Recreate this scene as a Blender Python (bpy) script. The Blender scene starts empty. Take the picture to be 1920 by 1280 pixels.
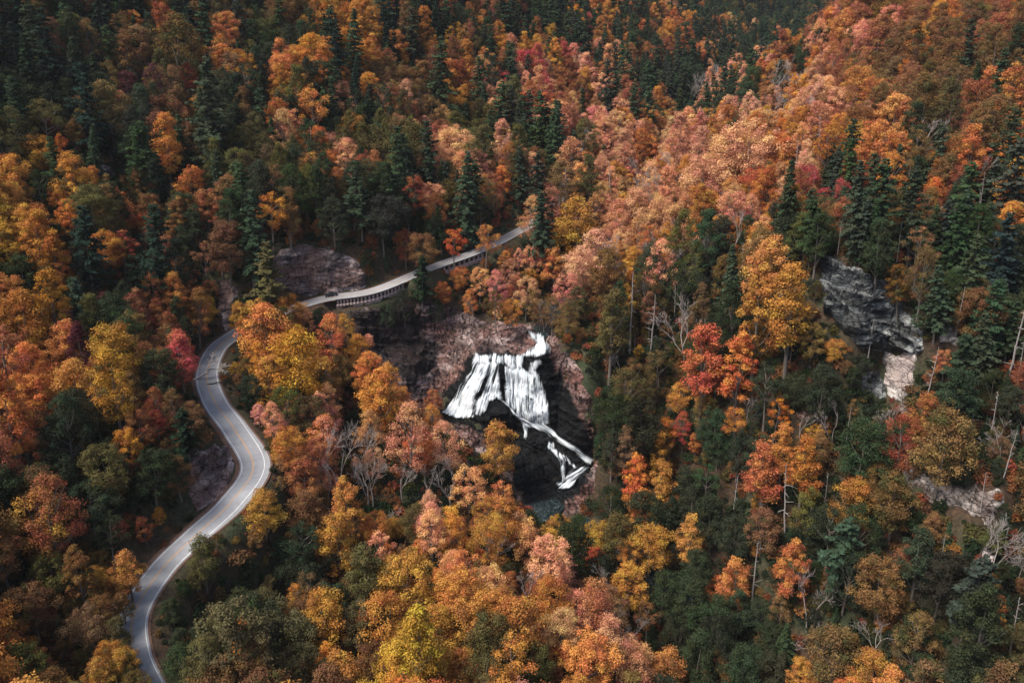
import bpy, math, random
import numpy as np
from mathutils import Vector, Matrix, Euler

# ------------------------------------------------------------------ camera, sky, sun, exposure
SC = bpy.context.scene
COL = SC.collection
F, PITCH = 1507.0, math.radians(28.0)          # focal length in photo pixels (1920 wide), downward pitch
cam_d = bpy.data.cameras.new('camera')
cam_d.sensor_width = 36.0
cam_d.lens = F * 36.0 / 1920.0
cam_d.clip_start, cam_d.clip_end = 1.0, 9000.0
cam = bpy.data.objects.new('camera', cam_d)
COL.objects.link(cam)
cam.location = (0, 0, 0)
cam.rotation_euler = (math.radians(90) - PITCH, 0, 0)
SC.camera = cam

SUN_EL, SUN_AZ = math.radians(60), math.radians(-112)      # azimuth from +Y, clockwise towards +X
world = bpy.data.worlds.new('World')
SC.world = world
world.use_nodes = True
wn = world.node_tree
sky = wn.nodes.new('ShaderNodeTexSky')
sky.sky_type = 'NISHITA'
sky.sun_disc = False
sky.sun_elevation = SUN_EL
sky.sun_rotation = SUN_AZ
sky.air_density, sky.dust_density, sky.ozone_density = 1.0, 3.0, 1.0
bgn = wn.nodes['Background']
wn.links.new(sky.outputs[0], bgn.inputs[0])
bgn.inputs[1].default_value = 0.056
sun_d = bpy.data.lights.new('sun', 'SUN')
sun_d.energy = 1.5
sun_d.angle = math.radians(22)
sun_d.color = (1.0, 0.94, 0.86)
sun = bpy.data.objects.new('sun', sun_d)
COL.objects.link(sun)
to_sun = Vector((math.sin(SUN_AZ) * math.cos(SUN_EL), math.cos(SUN_AZ) * math.cos(SUN_EL), math.sin(SUN_EL)))
sun.rotation_euler = to_sun.to_track_quat('Z', 'Y').to_euler()
SC.view_settings.view_transform = 'Standard'
SC.view_settings.look = 'None'
SC.view_settings.gamma = 1.0
SC.view_settings.use_curve_mapping = False
SC.view_settings.exposure = 2.0
SC.render.engine = 'CYCLES'
cy = SC.cycles
cy.max_bounces, cy.diffuse_bounces, cy.glossy_bounces = 5, 3, 2
cy.transmission_bounces, cy.transparent_max_bounces, cy.volume_bounces = 2, 6, 0
cy.caustics_reflective = cy.caustics_refractive = False
cy.use_denoising = True

DEBUG = False
RNG = np.random.default_rng(11)
random.seed(5)

# ------------------------------------------------------------------ projection helpers
CP, SP = math.cos(PITCH), math.sin(PITCH)
def ray(u, v):
    a = (np.asarray(u, float) - 960) / F
    b = (np.asarray(v, float) - 640) / F
    return np.stack([a, CP - SP * b, -SP - CP * b], -1)
def proj(p):
    p = np.asarray(p, float)
    d = p[..., 1] * CP - p[..., 2] * SP
    up = p[..., 1] * SP + p[..., 2] * CP
    return 960 + F * p[..., 0] / d, 640 - F * up / d, d
def at_z(u, v, z):
    r = ray(u, v)
    return r * (np.asarray(z, float) / r[..., 2])[..., None]
def at_t(u, v, t):
    return ray(u, v) * np.asarray(t, float)[..., None]

# ------------------------------------------------------------------ noise
def _hash(ix, iy, iz, seed):
    h = (ix * 374761393 + iy * 668265263 + iz * 2147483647 + seed * 974711) & 0xffffffff
    h = ((h ^ (h >> 13)) * 1274126177) & 0xffffffff
    h = ((h ^ (h >> 16)) * 2246822519) & 0xffffffff
    return ((h ^ (h >> 15)) & 0xffffff) / float(0xffffff)
def vnoise(p, seed=0):
    p = np.asarray(p, float)
    i = np.floor(p).astype(np.int64)
    f = p - i
    f = f * f * f * (f * (f * 6 - 15) + 10)
    out = 0
    for dx in (0, 1):
        wx = f[..., 0] if dx else 1 - f[..., 0]
        for dy in (0, 1):
            wy = f[..., 1] if dy else 1 - f[..., 1]
            for dz in (0, 1):
                wz = f[..., 2] if dz else 1 - f[..., 2]
                out = out + wx * wy * wz * _hash(i[..., 0] + dx, i[..., 1] + dy, i[..., 2] + dz, seed)
    return out * 2 - 1
def fbm(p, oct=4, seed=0):
    s, a, tot = 0, 1.0, 0
    p = np.asarray(p, float)
    for o in range(oct):
        s = s + a * vnoise(p * 2 ** o, seed + o * 17)
        tot += a
        a *= 0.5
    return s / tot
def sstep(a, b, x):
    t = np.clip((x - a) / (b - a), 0, 1)
    return t * t * (3 - 2 * t)
def in_poly(u, v, poly):
    u, v = np.asarray(u, float), np.asarray(v, float)
    c = np.zeros(u.shape, bool)
    n = len(poly)
    for i in range(n):
        x0, y0 = poly[i]
        x1, y1 = poly[(i + 1) % n]
        m = ((y0 > v) != (y1 > v)) & (u < (x1 - x0) * (v - y0) / ((y1 - y0) or 1e-9) + x0)
        c ^= m
    return c
def poly_dist(u, v, poly):
    """signed distance in pixels, positive inside"""
    d = np.full(np.shape(u), 1e9)
    n = len(poly)
    for i in range(n):
        x0, y0 = poly[i]
        x1, y1 = poly[(i + 1) % n]
        ex, ey = x1 - x0, y1 - y0
        t = np.clip(((u - x0) * ex + (v - y0) * ey) / max(ex * ex + ey * ey, 1e-9), 0, 1)
        d = np.minimum(d, np.hypot(u - x0 - t * ex, v - y0 - t * ey))
    return np.where(in_poly(u, v, poly), d, -d)

# ------------------------------------------------------------------ the lie of the land: surveyed points -> height field
def catmull(pts, n):
    pts = np.asarray(pts, float)
    P = np.vstack([2 * pts[0] - pts[1], pts, 2 * pts[-1] - pts[-2]])
    out = []
    for i in range(1, len(P) - 2):
        t = np.linspace(0, 1, n, endpoint=False)[:, None]
        p0, p1, p2, p3 = P[i - 1], P[i], P[i + 1], P[i + 2]
        out.append(.5 * ((2 * p1) + (-p0 + p2) * t + (2 * p0 - 5 * p1 + 4 * p2 - p3) * t ** 2 + (-p0 + 3 * p1 - 3 * p2 + p3) * t ** 3))
    out.append(pts[-1:])
    return np.vstack(out)
ROAD_PX = [(288, 1315, -143), (252, 1232, -142), (251, 1152, -140.4), (302, 1068, -138.5), (367, 1003, -137), (432, 942, -135.5),
           (475, 874, -134), (440, 805, -132.5), (404, 755, -131.3), (388, 705, -130), (402, 660, -129), (430, 634, -128.5),
           (490, 600, -128), (600, 562, -127), (700, 545, -126), (800, 505, -124.5), (900, 469, -123), (960, 440, -121.8), (1010, 410, -120.6)]
ra = np.array(ROAD_PX, float)
road_c = at_z(ra[:, 0], ra[:, 1], ra[:, 2])
first = road_c[0] + (road_c[0] - road_c[1]) * 2
last = road_c[-1] + np.array([12, 30, 1.5])
road_c = np.vstack([first + np.array([-6, -60, -4]), first, road_c, last, last + np.array([10, 55, 3.5]), last + np.array([26, 120, 8])])
RC = catmull(road_c, 14)

river_c = np.array([(250, 900, -121), (222, 800, -123), (175, 690, -126), (120, 560, -130), (82, 450, -134), (58, 380, -137), (30, 320, -140), (16, 290, -142.6), (9, 273, -144)])
RIV_UP = catmull(river_c, 12)
river_d = np.array([(14, 228, -188), (28, 214, -189), (48, 198, -192), (62, 178, -197), (70, 150, -202), (76, 110, -208), (84, 50, -215), (90, -60, -224), (90, -200, -234)])
RIV_DN = catmull(river_d, 12)

surf = [  # u, v, z seen bare
    (1005, 635, -143.5), (1020, 655, -144.5), (960, 668, -146), (900, 667, -147), (1015, 690, -148), (870, 720, -157), (840, 785, -168), (800, 770, -166),
    (1025, 790, -168), (1000, 740, -158), (930, 735, -158), (960, 800, -171), (985, 795, -170), (1110, 862, -178), (1060, 912, -186.5), (1030, 940, -189), (1000, 900, -184),
    (1090, 920, -184), (990, 960, -188), (1060, 960, -189), (960, 860, -178),
    (750, 600, -138.5), (830, 640, -149), (820, 700, -158), (760, 690, -151), (700, 600, -136.5), (900, 620, -144), (680, 640, -142),
    (1060, 650, -143), (1080, 700, -149), (1100, 760, -158), (1130, 850, -168), (1050, 760, -162), (1075, 830, -172),
    (570, 455, -110), (640, 476, -114), (680, 505, -119), (530, 475, -111), (640, 546, -126), (560, 560, -126.5),
    (425, 530, -118), (420, 615, -127), (360, 835, -123.5), (440, 870, -132), (375, 950, -131),
    (1600, 505, -99), (1560, 490, -99), (1650, 560, -107), (1715, 620, -112), (1680, 660, -120), (1680, 740, -130), (1620, 740, -131), (1600, 620, -113), (1560, 590, -112),
    (1700, 900, -140), (1790, 910, -136), (1880, 930, -133), (1780, 620, -116), (1860, 1040, -143),
]
canopy = [  # u, v, distance of the tree tops
    (1200, 600, 303), (1300, 450, 335), (1300, 300, 389), (1450, 300, 350), (1450, 500, 292), (1400, 800, 256), (1400, 1100, 236), (1600, 1200, 208), (1850, 1250, 190),
    (1900, 1000, 205), (1900, 600, 238), (1900, 300, 300), (1900, 50, 390), (1750, 250, 322), (1700, 100, 390), (1600, 250, 335), (1550, 380, 295), (1750, 450, 266), (1500, 800, 246),
    (1550, 950, 230), (1750, 1100, 204), (1300, 950, 268), (1200, 950, 280), (1250, 1100, 256), (1300, 1270, 240), (1150, 700, 290), (1200, 800, 280), (1150, 450, 345),
    (150, 600, 240), (50, 900, 185), (50, 1200, 162), (180, 1000, 183), (150, 800, 196), (250, 830, 197), (100, 300, 275), (50, 50, 325), (50, 500, 238), (300, 150, 340), (500, 300, 325), (500, 50, 392), (800, 300, 365), (800, 50, 440), (1100, 50, 600),
    (1100, 200, 480), (300, 500, 278), (350, 350, 305), (200, 420, 262), (650, 380, 322), (950, 150, 470), (650, 150, 374), (950, 300, 395), (1100, 330, 410),
    (1250, 130, 580), (1330, 120, 640), (1180, 60, 600), (1500, 112, 448), (1440, 155, 458), (1400, 220, 470), (1560, 60, 440), (1640, 10, 432), (1520, 200, 415), (1450, 55, 900), (1350, 50, 880), (1560, 10, 1000), (1280, 10, 930),
    (640, 900, 235), (560, 1000, 215), (800, 1000, 222), (680, 820, 256), (600, 720, 275), (720, 760, 268), (800, 850, 256), (900, 950, 244), (520, 1180, 196), (700, 1200, 195), (900, 1200, 202), (1050, 1150, 214), (1100, 1250, 205), (960, 1040, 228), (600, 640, 288), (420, 1100, 195), (520, 700, 268),
]
extra = [  # x, y, z hidden behind trees or outside the frame
    (-82, 308, -103), (-60, 308, -109), (-105, 300, -103), (32, 278, -141), (45, 300, -136), (30, 300, -139),
    (0, 40, -190), (-60, 60, -160), (-80, -60, -165), (0, -100, -195), (-200, 60, -80), (-350, 150, 20), (-320, -100, -60), (200, 60, -110), (320, 150, -30), (280, -100, -90), (-150, 100, -110), (150, 60, -150),
    (-300, 420, 20), (-450, 450, 110), (-330, 750, 170), (-100, 900, 130), (-480, 900, 220), (-140, 560, 25), (60, 1050, 70), (0, 720, 10), (150, 575, -128), (195, 570, -122), (240, 585, -112), (300, 660, -100), (420, 760, -60), (560, 700, 40), (450, 450, 40), (480, 150, 60), (620, 500, 110), (300, 1000, -97), (350, 1130, -25), (200, 1030, -60), (500, 1300, 20), (250, 1350, 60), (700, 900, 60), (800, 1400, 130), (0, 1500, 200), (-500, 1500, 300), (-600, 0, 80), (700, 0, 100), (700, 1150, 60),
]
ctrl = []
for p in surf: ctrl.append(at_z(p[0], p[1], p[2]))
for p in canopy: ctrl.append(at_t(p[0], p[1], np.float64(p[2])) - np.array([0, 0, 11.0]))
for p in extra: ctrl.append(np.array(p, float))
for p in RC[::7]: ctrl.append(p)
for p in RIV_UP[::10]: ctrl.append(p - np.array([0, 0, .6]))
for p in RIV_DN[12::10]: ctrl.append(p - np.array([0, 0, .8]))
ctrl = np.array(ctrl, float)
if DEBUG:
    for i in range(len(ctrl)):
        for j in range(i):
            dd = np.hypot(*(ctrl[i, :2] - ctrl[j, :2]))
            if dd < 40 and abs(ctrl[i, 2] - ctrl[j, 2]) > 1.5 * dd + 2: print('steep', i, j, [tuple(np.round(proj(ctrl[q])).astype(int)) for q in (i, j)], np.round(ctrl[i]), np.round(ctrl[j]))
def rbf_fit(P, Z, c=4.0, lam=0.4):
    n = len(P)
    r = np.hypot(P[:, None, 0] - P[None, :, 0], P[:, None, 1] - P[None, :, 1])
    A = np.zeros((n + 3, n + 3))
    A[:n, :n] = -np.sqrt(r * r + c * c) - lam * np.eye(n) * 1.0
    A[:n, n], A[:n, n + 1:] = 1, P / 100
    A[n, :n], A[n + 1:, :n] = 1, P.T / 100
    w = np.linalg.solve(A, np.concatenate([Z, np.zeros(3)]))
    return P, w, c
def rbf_eval(m, x, y):
    P, w, c = m
    x, y = np.ravel(x), np.ravel(y)
    out = np.empty(len(x))
    for i in range(0, len(x), 20000):
        xs, ys = x[i:i + 20000], y[i:i + 20000]
        r = np.sqrt((xs[:, None] - P[:, 0]) ** 2 + (ys[:, None] - P[:, 1]) ** 2 + c * c)
        out[i:i + 20000] = -r @ w[:len(P)] + w[len(P)] + xs / 100 * w[-2] + ys / 100 * w[-1]
    return out
MODEL = rbf_fit(ctrl[:, :2], ctrl[:, 2])

def poly_near(x, y, line):
    """distance to a 3-D polyline in plan, its height there, the signed side (+ = right of travel) and the station index"""
    x, y = np.ravel(x), np.ravel(y)
    best = np.full(len(x), 1e9); z = np.zeros(len(x)); side = np.zeros(len(x)); st = np.zeros(len(x))
    for i in range(len(line) - 1):
        a, b = line[i], line[i + 1]
        ex, ey = b[0] - a[0], b[1] - a[1]
        L2 = max(ex * ex + ey * ey, 1e-9)
        near = (np.abs(x - a[0]) < 40) & (np.abs(y - a[1]) < 40)
        if not near.any(): continue
        k = np.nonzero(near)[0]
        t = np.clip(((x[k] - a[0]) * ex + (y[k] - a[1]) * ey) / L2, 0, 1)
        dx, dy = x[k] - a[0] - t * ex, y[k] - a[1] - t * ey
        d = np.hypot(dx, dy)
        m = d < best[k]
        kk = k[m]
        best[kk] = d[m]; z[kk] = a[2] + t[m] * (b[2] - a[2])
        side[kk] = np.sign(ex * (-dy[m]) + ey * dx[m]); st[kk] = i + t[m]
    return best, z, side, st
# stations of the road between which the downhill edge stands on a wall
_pu, _pv, _ = proj(RC)
_vis = np.arange(len(RC))
def station_at(u):
    k = [i for i in _vis if 14 * 2 <= i <= 14 * 21]
    seg = [i for i in k if i > 14 * 13]
    return min(seg, key=lambda i: abs(_pu[i] - u))
S_B0, S_B1 = station_at(626), station_at(748)
S_C0, S_C1 = station_at(822), station_at(900)

GX0, GY0, GS = -640.0, -220.0, 2.0
NX, NY = 770, 930
gx = GX0 + np.arange(NX) * GS
gy = GY0 + np.arange(NY) * GS
# evaluate the smooth model on a 6 m lattice and interpolate (fine where the gorge is)
def bil(grid, x0, y0, s, x, y):
    fx = np.clip((x - x0) / s, 0, grid.shape[1] - 1.001)
    fy = np.clip((y - y0) / s, 0, grid.shape[0] - 1.001)
    ix, iy = fx.astype(int), fy.astype(int)
    fx, fy = fx - ix, fy - iy
    return ((grid[iy, ix] * (1 - fx) + grid[iy, ix + 1] * fx) * (1 - fy) + (grid[iy + 1, ix] * (1 - fx) + grid[iy + 1, ix + 1] * fx) * fy)
cx = np.arange(GX0, GX0 + NX * GS + 8, 8.0); cyy = np.arange(GY0, GY0 + NY * GS + 8, 8.0)
CXX, CYY = np.meshgrid(cx, cyy)
coarse = rbf_eval(MODEL, CXX, CYY).reshape(CXX.shape)
GXX, GYY = np.meshgrid(gx, gy)
HB = bil(coarse, GX0, GY0, 8.0, GXX, GYY)
fi = (GXX > -190) & (GXX < 190) & (GYY > 80) & (GYY < 400)
HB[fi] = rbf_eval(MODEL, GXX[fi], GYY[fi])
pn = np.stack([GXX / 38, GYY / 38, np.zeros_like(GXX)], -1)
HB += 2.2 * fbm(pn, 4, 3)
def carve(x, y, h):
    sh = np.shape(h)
    x, y, h = np.ravel(x), np.ravel(y), np.ravel(h).copy()
    d, z, side, st = poly_near(x, y, RC)
    wall = (((st > S_B0 - 3) & (st < S_B1 + 1)) | ((st > S_C0) & (st < S_C1))) & (side > 0)
    w = 1 - np.where(wall, sstep(4.2, 6.0, d), sstep(4.6, 12, d))
    h = np.where(d < 30, h * (1 - w) + (z - .25) * w, h)
    h = np.where(wall & (d > 1.6) & (d < 18), np.minimum(h, z - 3.9 - np.maximum(d - 4, 0) * .6), h)
    for line, wd, dep in ((RIV_UP, 3.5, 1.0), (RIV_DN, 4.5, 1.2)):
        d, z, side, st = poly_near(x, y, line)
        w = 1 - sstep(wd, wd + 10, d)
        h = np.where(d < 30, h * (1 - w) + np.minimum(h, z - dep) * w, h)
    return h.reshape(sh)
HC = carve(GXX, GYY, HB)
def Hs(x, y): return bil(HC, GX0, GY0, GS, np.asarray(x, float), np.asarray(y, float))
def H(x, y): return carve(x, y, bil(HB, GX0, GY0, GS, np.asarray(x, float), np.asarray(y, float)))
def hit(u, v):
    """where the sight line through a photo pixel meets the bare ground"""
    u, v = np.broadcast_arrays(np.asarray(u, float), np.asarray(v, float))
    r = ray(u.ravel(), v.ravel())
    t = np.full(len(r), 90.0); done = np.zeros(len(r), bool); prev = t.copy()
    while t.min() < 1500 and not done.all():
        p = r * t[:, None]
        below = p[:, 2] < Hs(p[:, 0], p[:, 1])
        done |= below
        prev = np.where(done, prev, t)
        t = np.where(done, t, t * 1.012)
        if (t[~done] > 1500).all(): break
    lo, hi = prev, t
    for _ in range(14):
        m = (lo + hi) / 2
        p = r * m[:, None]
        b = p[:, 2] < Hs(p[:, 0], p[:, 1])
        hi = np.where(b, m, hi); lo = np.where(b, lo, m)
    return (r * hi[:, None]).reshape(u.shape + (3,)), hi.reshape(u.shape)
def Hnormal(x, y, e=2.0):
    n = np.stack([Hs(x - e, y) - Hs(x + e, y), Hs(x, y - e) - Hs(x, y + e), np.full(np.shape(x), 2 * e)], -1)
    return n / np.linalg.norm(n, axis=-1, keepdims=True)

# ------------------------------------------------------------------ material helpers
class NT:
    def __init__(s, name):
        s.m = bpy.data.materials.new(name); s.m.use_nodes = True
        s.t = s.m.node_tree; s.t.nodes.clear()
        s.out = s.n('ShaderNodeOutputMaterial')
    def n(s, typ, **kw):
        nd = s.t.nodes.new(typ)
        for k, v in kw.items(): setattr(nd, k, v)
        return nd
    def l(s, a, b): s.t.links.new(a, b)
    def val(s, sock, v):
        if hasattr(v, 'is_output') or isinstance(v, bpy.types.NodeSocket): s.l(v, sock)
        else: sock.default_value = v
    def math(s, op, a, b=0.0, clamp=False):
        nd = s.n('ShaderNodeMath', operation=op, use_clamp=clamp)
        s.val(nd.inputs[0], a); s.val(nd.inputs[1], b)
        return nd.outputs[0]
    def mix(s, f, a, b, blend='MIX'):
        nd = s.n('ShaderNodeMix', data_type='RGBA', blend_type=blend)
        s.val(nd.inputs[0], f); s.val(nd.inputs[6], a); s.val(nd.inputs[7], b)
        return nd.outputs[2]
    def ramp(s, f, stops):
        nd = s.n('ShaderNodeValToRGB')
        while len(nd.color_ramp.elements) < len(stops): nd.color_ramp.elements.new(0.5)
        for e, (p, c) in zip(nd.color_ramp.elements, stops):
            e.position = p; e.color = (c if len(c) == 4 else (*c, 1)) if hasattr(c, '__len__') else (c, c, c, 1)
        s.l(f, nd.inputs[0])
        return nd.outputs[0]
    def noise(s, scale, detail=4, rough=.55, vec=None, dist=0.0):
        nd = s.n('ShaderNodeTexNoise')
        nd.inputs['Scale'].default_value = scale; nd.inputs['Detail'].default_value = detail
        nd.inputs['Roughness'].default_value = rough; nd.inputs['Distortion'].default_value = dist
        if vec is not None: s.l(vec, nd.inputs['Vector'])
        return nd.outputs[0]
    def obj_vec(s, scale=(1, 1, 1), rot=(0, 0, 0)):
        tc = s.n('ShaderNodeTexCoord'); mp = s.n('ShaderNodeMapping')
        mp.inputs['Scale'].default_value = scale; mp.inputs['Rotation'].default_value = rot
        s.l(tc.outputs['Object'], mp.inputs['Vector'])
        return mp.outputs[0]
    def attr(s, name, typ='GEOMETRY'):
        return s.n('ShaderNodeAttribute', attribute_name=name, attribute_type=typ)
    def bsdf(s, col, rough=.8, spec=.2, bump=None, bstr=.4, bdist=.2):
        p = s.n('ShaderNodeBsdfPrincipled')
        s.val(p.inputs['Base Color'], col); s.val(p.inputs['Roughness'], rough)
        p.inputs['Specular IOR Level'].default_value = spec
        if bump is not None:
            b = s.n('ShaderNodeBump'); b.inputs['Strength'].default_value = bstr; b.inputs['Distance'].default_value = bdist
            s.l(bump, b.inputs['Height']); s.l(b.outputs[0], p.inputs['Normal'])
        s.l(p.outputs[0], s.out.inputs['Surface'])
        return s.m

def leaf_material(name, inst):
    s = NT(name)
    if inst:
        a = s.attr('tint', 'INSTANCER'); col, alpha = a.outputs['Color'], a.outputs['Alpha']
    else:
        o = s.n('ShaderNodeObjectInfo'); col, alpha = o.outputs['Color'], o.outputs['Alpha']
    cl = s.attr('clump').outputs['Fac']; lf = s.attr('leafvar').outputs['Fac']
    # some boughs have not turned yet: the share of green boughs is the tree's own (alpha)
    turn = s.math('MULTIPLY', s.math('SUBTRACT', s.math('ADD', alpha, s.math('MULTIPLY', s.math('SUBTRACT', lf, .5), .25)), cl), 6.0, True)
    c = s.mix(turn, col, (0.085, 0.085, 0.030, 1))
    hs = s.n('ShaderNodeHueSaturation')
    s.l(s.math('ADD', .5, s.math('MULTIPLY', s.math('SUBTRACT', cl, .42), .042)), hs.inputs['Hue'])
    hs.inputs['Saturation'].default_value = 1.0
    s.l(s.math('ADD', .58, s.math('ADD', s.math('MULTIPLY', lf, .62), s.math('MULTIPLY', cl, .22))), hs.inputs['Value'])
    s.l(c, hs.inputs['Color'])
    d = s.n('ShaderNodeBsdfDiffuse'); t = s.n('ShaderNodeBsdfTranslucent'); m = s.n('ShaderNodeMixShader')
    s.l(hs.outputs[0], d.inputs[0]); s.l(hs.outputs[0], t.inputs[0])
    m.inputs[0].default_value = .22
    s.l(d.outputs[0], m.inputs[1]); s.l(t.outputs[0], m.inputs[2])
    s.l(m.outputs[0], s.out.inputs['Surface'])
    return s.m
M_LEAF = leaf_material('leaves', False)
M_LEAF_I = leaf_material('leaves_of_wood', True)
def bark_material(name, a, b):
    s = NT(name)
    n = s.noise(2.2, 5, .6, s.obj_vec((3, 3, .7)))
    return s.bsdf(s.mix(n, (*a, 1), (*b, 1)), .9, .1, n, .5, .1)
M_BARK = bark_material('bark', (.07, .055, .045), (.22, .19, .16))
M_PALEBARK = bark_material('bleached_bark', (.20, .17, .15), (.42, .38, .35))
M_TWIG = bark_material('grey_twigs', (.20, .165, .15), (.40, .35, .32))

def ground_material():
    s = NT('leaf_litter')
    v = s.obj_vec()
    n1 = s.noise(.05, 5, .6, v); n2 = s.noise(.9, 6, .7, v); n3 = s.noise(4.0, 3, .6, v)
    c = s.ramp(n2, [(.3, (.022, .018, .014)), (.5, (.055, .036, .024)), (.68, (.10, .058, .034)), (.85, (.15, .085, .045))])
    c = s.mix(s.ramp(n1, [(.42, 0), (.62, 1)]), c, s.ramp(n2, [(.3, (.018, .024, .014)), (.7, (.05, .06, .03))]))
    return s.bsdf(c, .95, .1, s.math('ADD', n2, s.math('MULTIPLY', n3, .4)), .8, .5)
def rock_material(name, dark, mid, light, warm, stain=.5):
    s = NT(name)
    v = s.obj_vec()
    vs = s.obj_vec((.35, .35, 1.5), (.35, .22, .3))
    n1 = s.noise(.26, 6, .60, vs, .15); n2 = s.noise(1.6, 5, .7, v); n3 = s.noise(.10, 3, .5, v)
    st = s.noise(.9, 4, .6, s.obj_vec((1, 1, .12)), .3)
    c = s.ramp(n1, [(.34, dark), (.47, mid), (.60, light), (.72, mid)])
    c = s.mix(s.ramp(n3, [(.40, 0), (.6, .85)]), c, s.mix(n1, (*[x * .6 for x in warm], 1), (*warm, 1)))
    c = s.mix(s.math('MULTIPLY', s.ramp(n2, [(.32, 1), (.5, 0)]), .25), c, (*dark, 1))
    c = s.mix(s.math('MULTIPLY', s.ramp(st, [(.52, 0), (.60, 1)]), stain), c, (*[x * .5 for x in dark], 1))
    def cracks(scale, sc3, width):
        vo = s.n('ShaderNodeTexVoronoi', feature='DISTANCE_TO_EDGE')
        vo.inputs['Scale'].default_value = scale
        wv = s.n('ShaderNodeVectorMath', operation='ADD')
        nn = s.n('ShaderNodeTexNoise'); nn.inputs['Scale'].default_value = 1.2; nn.inputs['Detail'].default_value = 3
        base = s.obj_vec(sc3, (.35, .22, .6)); s.l(base, nn.inputs['Vector']); s.l(base, wv.inputs[0])
        ms = s.n('ShaderNodeVectorMath', operation='SCALE'); ms.inputs['Scale'].default_value = .7; s.l(nn.outputs[1], ms.inputs[0]); s.l(ms.outputs[0], wv.inputs[1])
        s.l(wv.outputs[0], vo.inputs['Vector'])
        return s.ramp(vo.outputs['Distance'], [(0.0, 1), (width, 0)])
    ck = s.math('MAXIMUM', cracks(.16, (1, 1, 2.6), .045), s.math('MULTIPLY', cracks(.42, (1, 1, 2.6), .05), .6), True)
    wet_shade = s.attr('wet_shade').outputs['Fac']  # wet rock near the falls, plus shade painted onto the left wall
    c = s.mix(wet_shade, c, s.ramp(n1, [(.35, (.003, .0035, .004)), (.65, (.009, .010, .011)), (.75, (.022, .023, .024))]))
    c = s.mix(s.math('MULTIPLY', ck, .8), c, (*[x * .35 for x in dark], 1))
    rough = s.math('SUBTRACT', .85, s.math('MULTIPLY', wet_shade, .30))
    hgt = s.math('SUBTRACT', s.math('ADD', n1, s.math('MULTIPLY', n2, .6)), s.math('MULTIPLY', ck, .5))
    return s.bsdf(c, rough, .10, hgt, .9, .6)
M_GROUND = ground_material()
M_ROCK_GORGE = rock_material('gorge_rock', (.020, .017, .018), (.100, .066, .060), (.35, .265, .245), (.24, .118, .094), .9)
M_ROCK_ROAD = rock_material('road_cut_rock', (.020, .019, .023), (.13, .10, .098), (.44, .36, .34), (.26, .15, .12), .4)
M_ROCK_CLIFF = rock_material('cliff_rock', (.010, .012, .014), (.050, .057, .060), (.38, .39, .38), (.085, .085, .082), .7)
M_ROCK_PALE = rock_material('pale_rock', (.13, .105, .10), (.42, .37, .34), (.66, .62, .58), (.5, .40, .36), .25)
M_ROCK_RIB = rock_material('lichened_rock', (.030, .028, .027), (.15, .125, .11), (.46, .41, .37), (.22, .15, .125), .7)

def simple_mat(name, col, rough=.6, spec=.3, nscale=3.0, var=.25):
    s = NT(name)
    n = s.noise(nscale, 4, .6, s.obj_vec())
    return s.bsdf(s.mix(n, (*[c * (1 - var) for c in col], 1), (*[min(1, c * (1 + var)) for c in col], 1)), rough, spec)

# ------------------------------------------------------------------ object helpers
def mesh_np(name, verts, faces, smooth=False, attrs=None):
    me = bpy.data.meshes.new(name)
    verts = np.asarray(verts, np.float32); faces = np.asarray(faces, np.int32)
    nf, k = faces.shape
    me.vertices.add(len(verts)); me.vertices.foreach_set('co', verts.ravel())
    me.loops.add(nf * k); me.loops.foreach_set('vertex_index', faces.ravel())
    me.polygons.add(nf); me.polygons.foreach_set('loop_start', np.arange(0, nf * k, k, dtype=np.int32))
    if smooth: me.polygons.foreach_set('use_smooth', np.ones(nf, bool))
    for an, av in (attrs or {}).items():
        at = me.attributes.new(an, 'FLOAT', 'POINT'); at.data.foreach_set('value', np.asarray(av, np.float32))
    me.update(calc_edges=True)
    return me
def link(name, me, mat=None, parent=None, loc=None, rotz=0.0, scale=1.0):
    o = bpy.data.objects.new(name, me)
    COL.objects.link(o)
    if mat is not None and me is not None and len(me.materials) == 0: me.materials.append(mat)
    if parent is not None: o.parent = parent
    if loc is not None: o.location = loc
    o.rotation_euler[2] = rotz
    if scale != 1.0: o.scale = (scale,) * 3 if not hasattr(scale, '__len__') else scale
    return o
def tag(o, label=None, cat=None, group=None, kind=None):
    if label: o['label'] = label
    if cat: o['category'] = cat
    if group: o['group'] = group
    if kind: o['kind'] = kind
    return o
def grid_faces(nu, nv):
    i = np.arange(nu * nv).reshape(nv, nu)
    return np.stack([i[:-1, :-1].ravel(), i[:-1, 1:].ravel(), i[1:, 1:].ravel(), i[1:, :-1].ravel()], -1)
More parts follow.
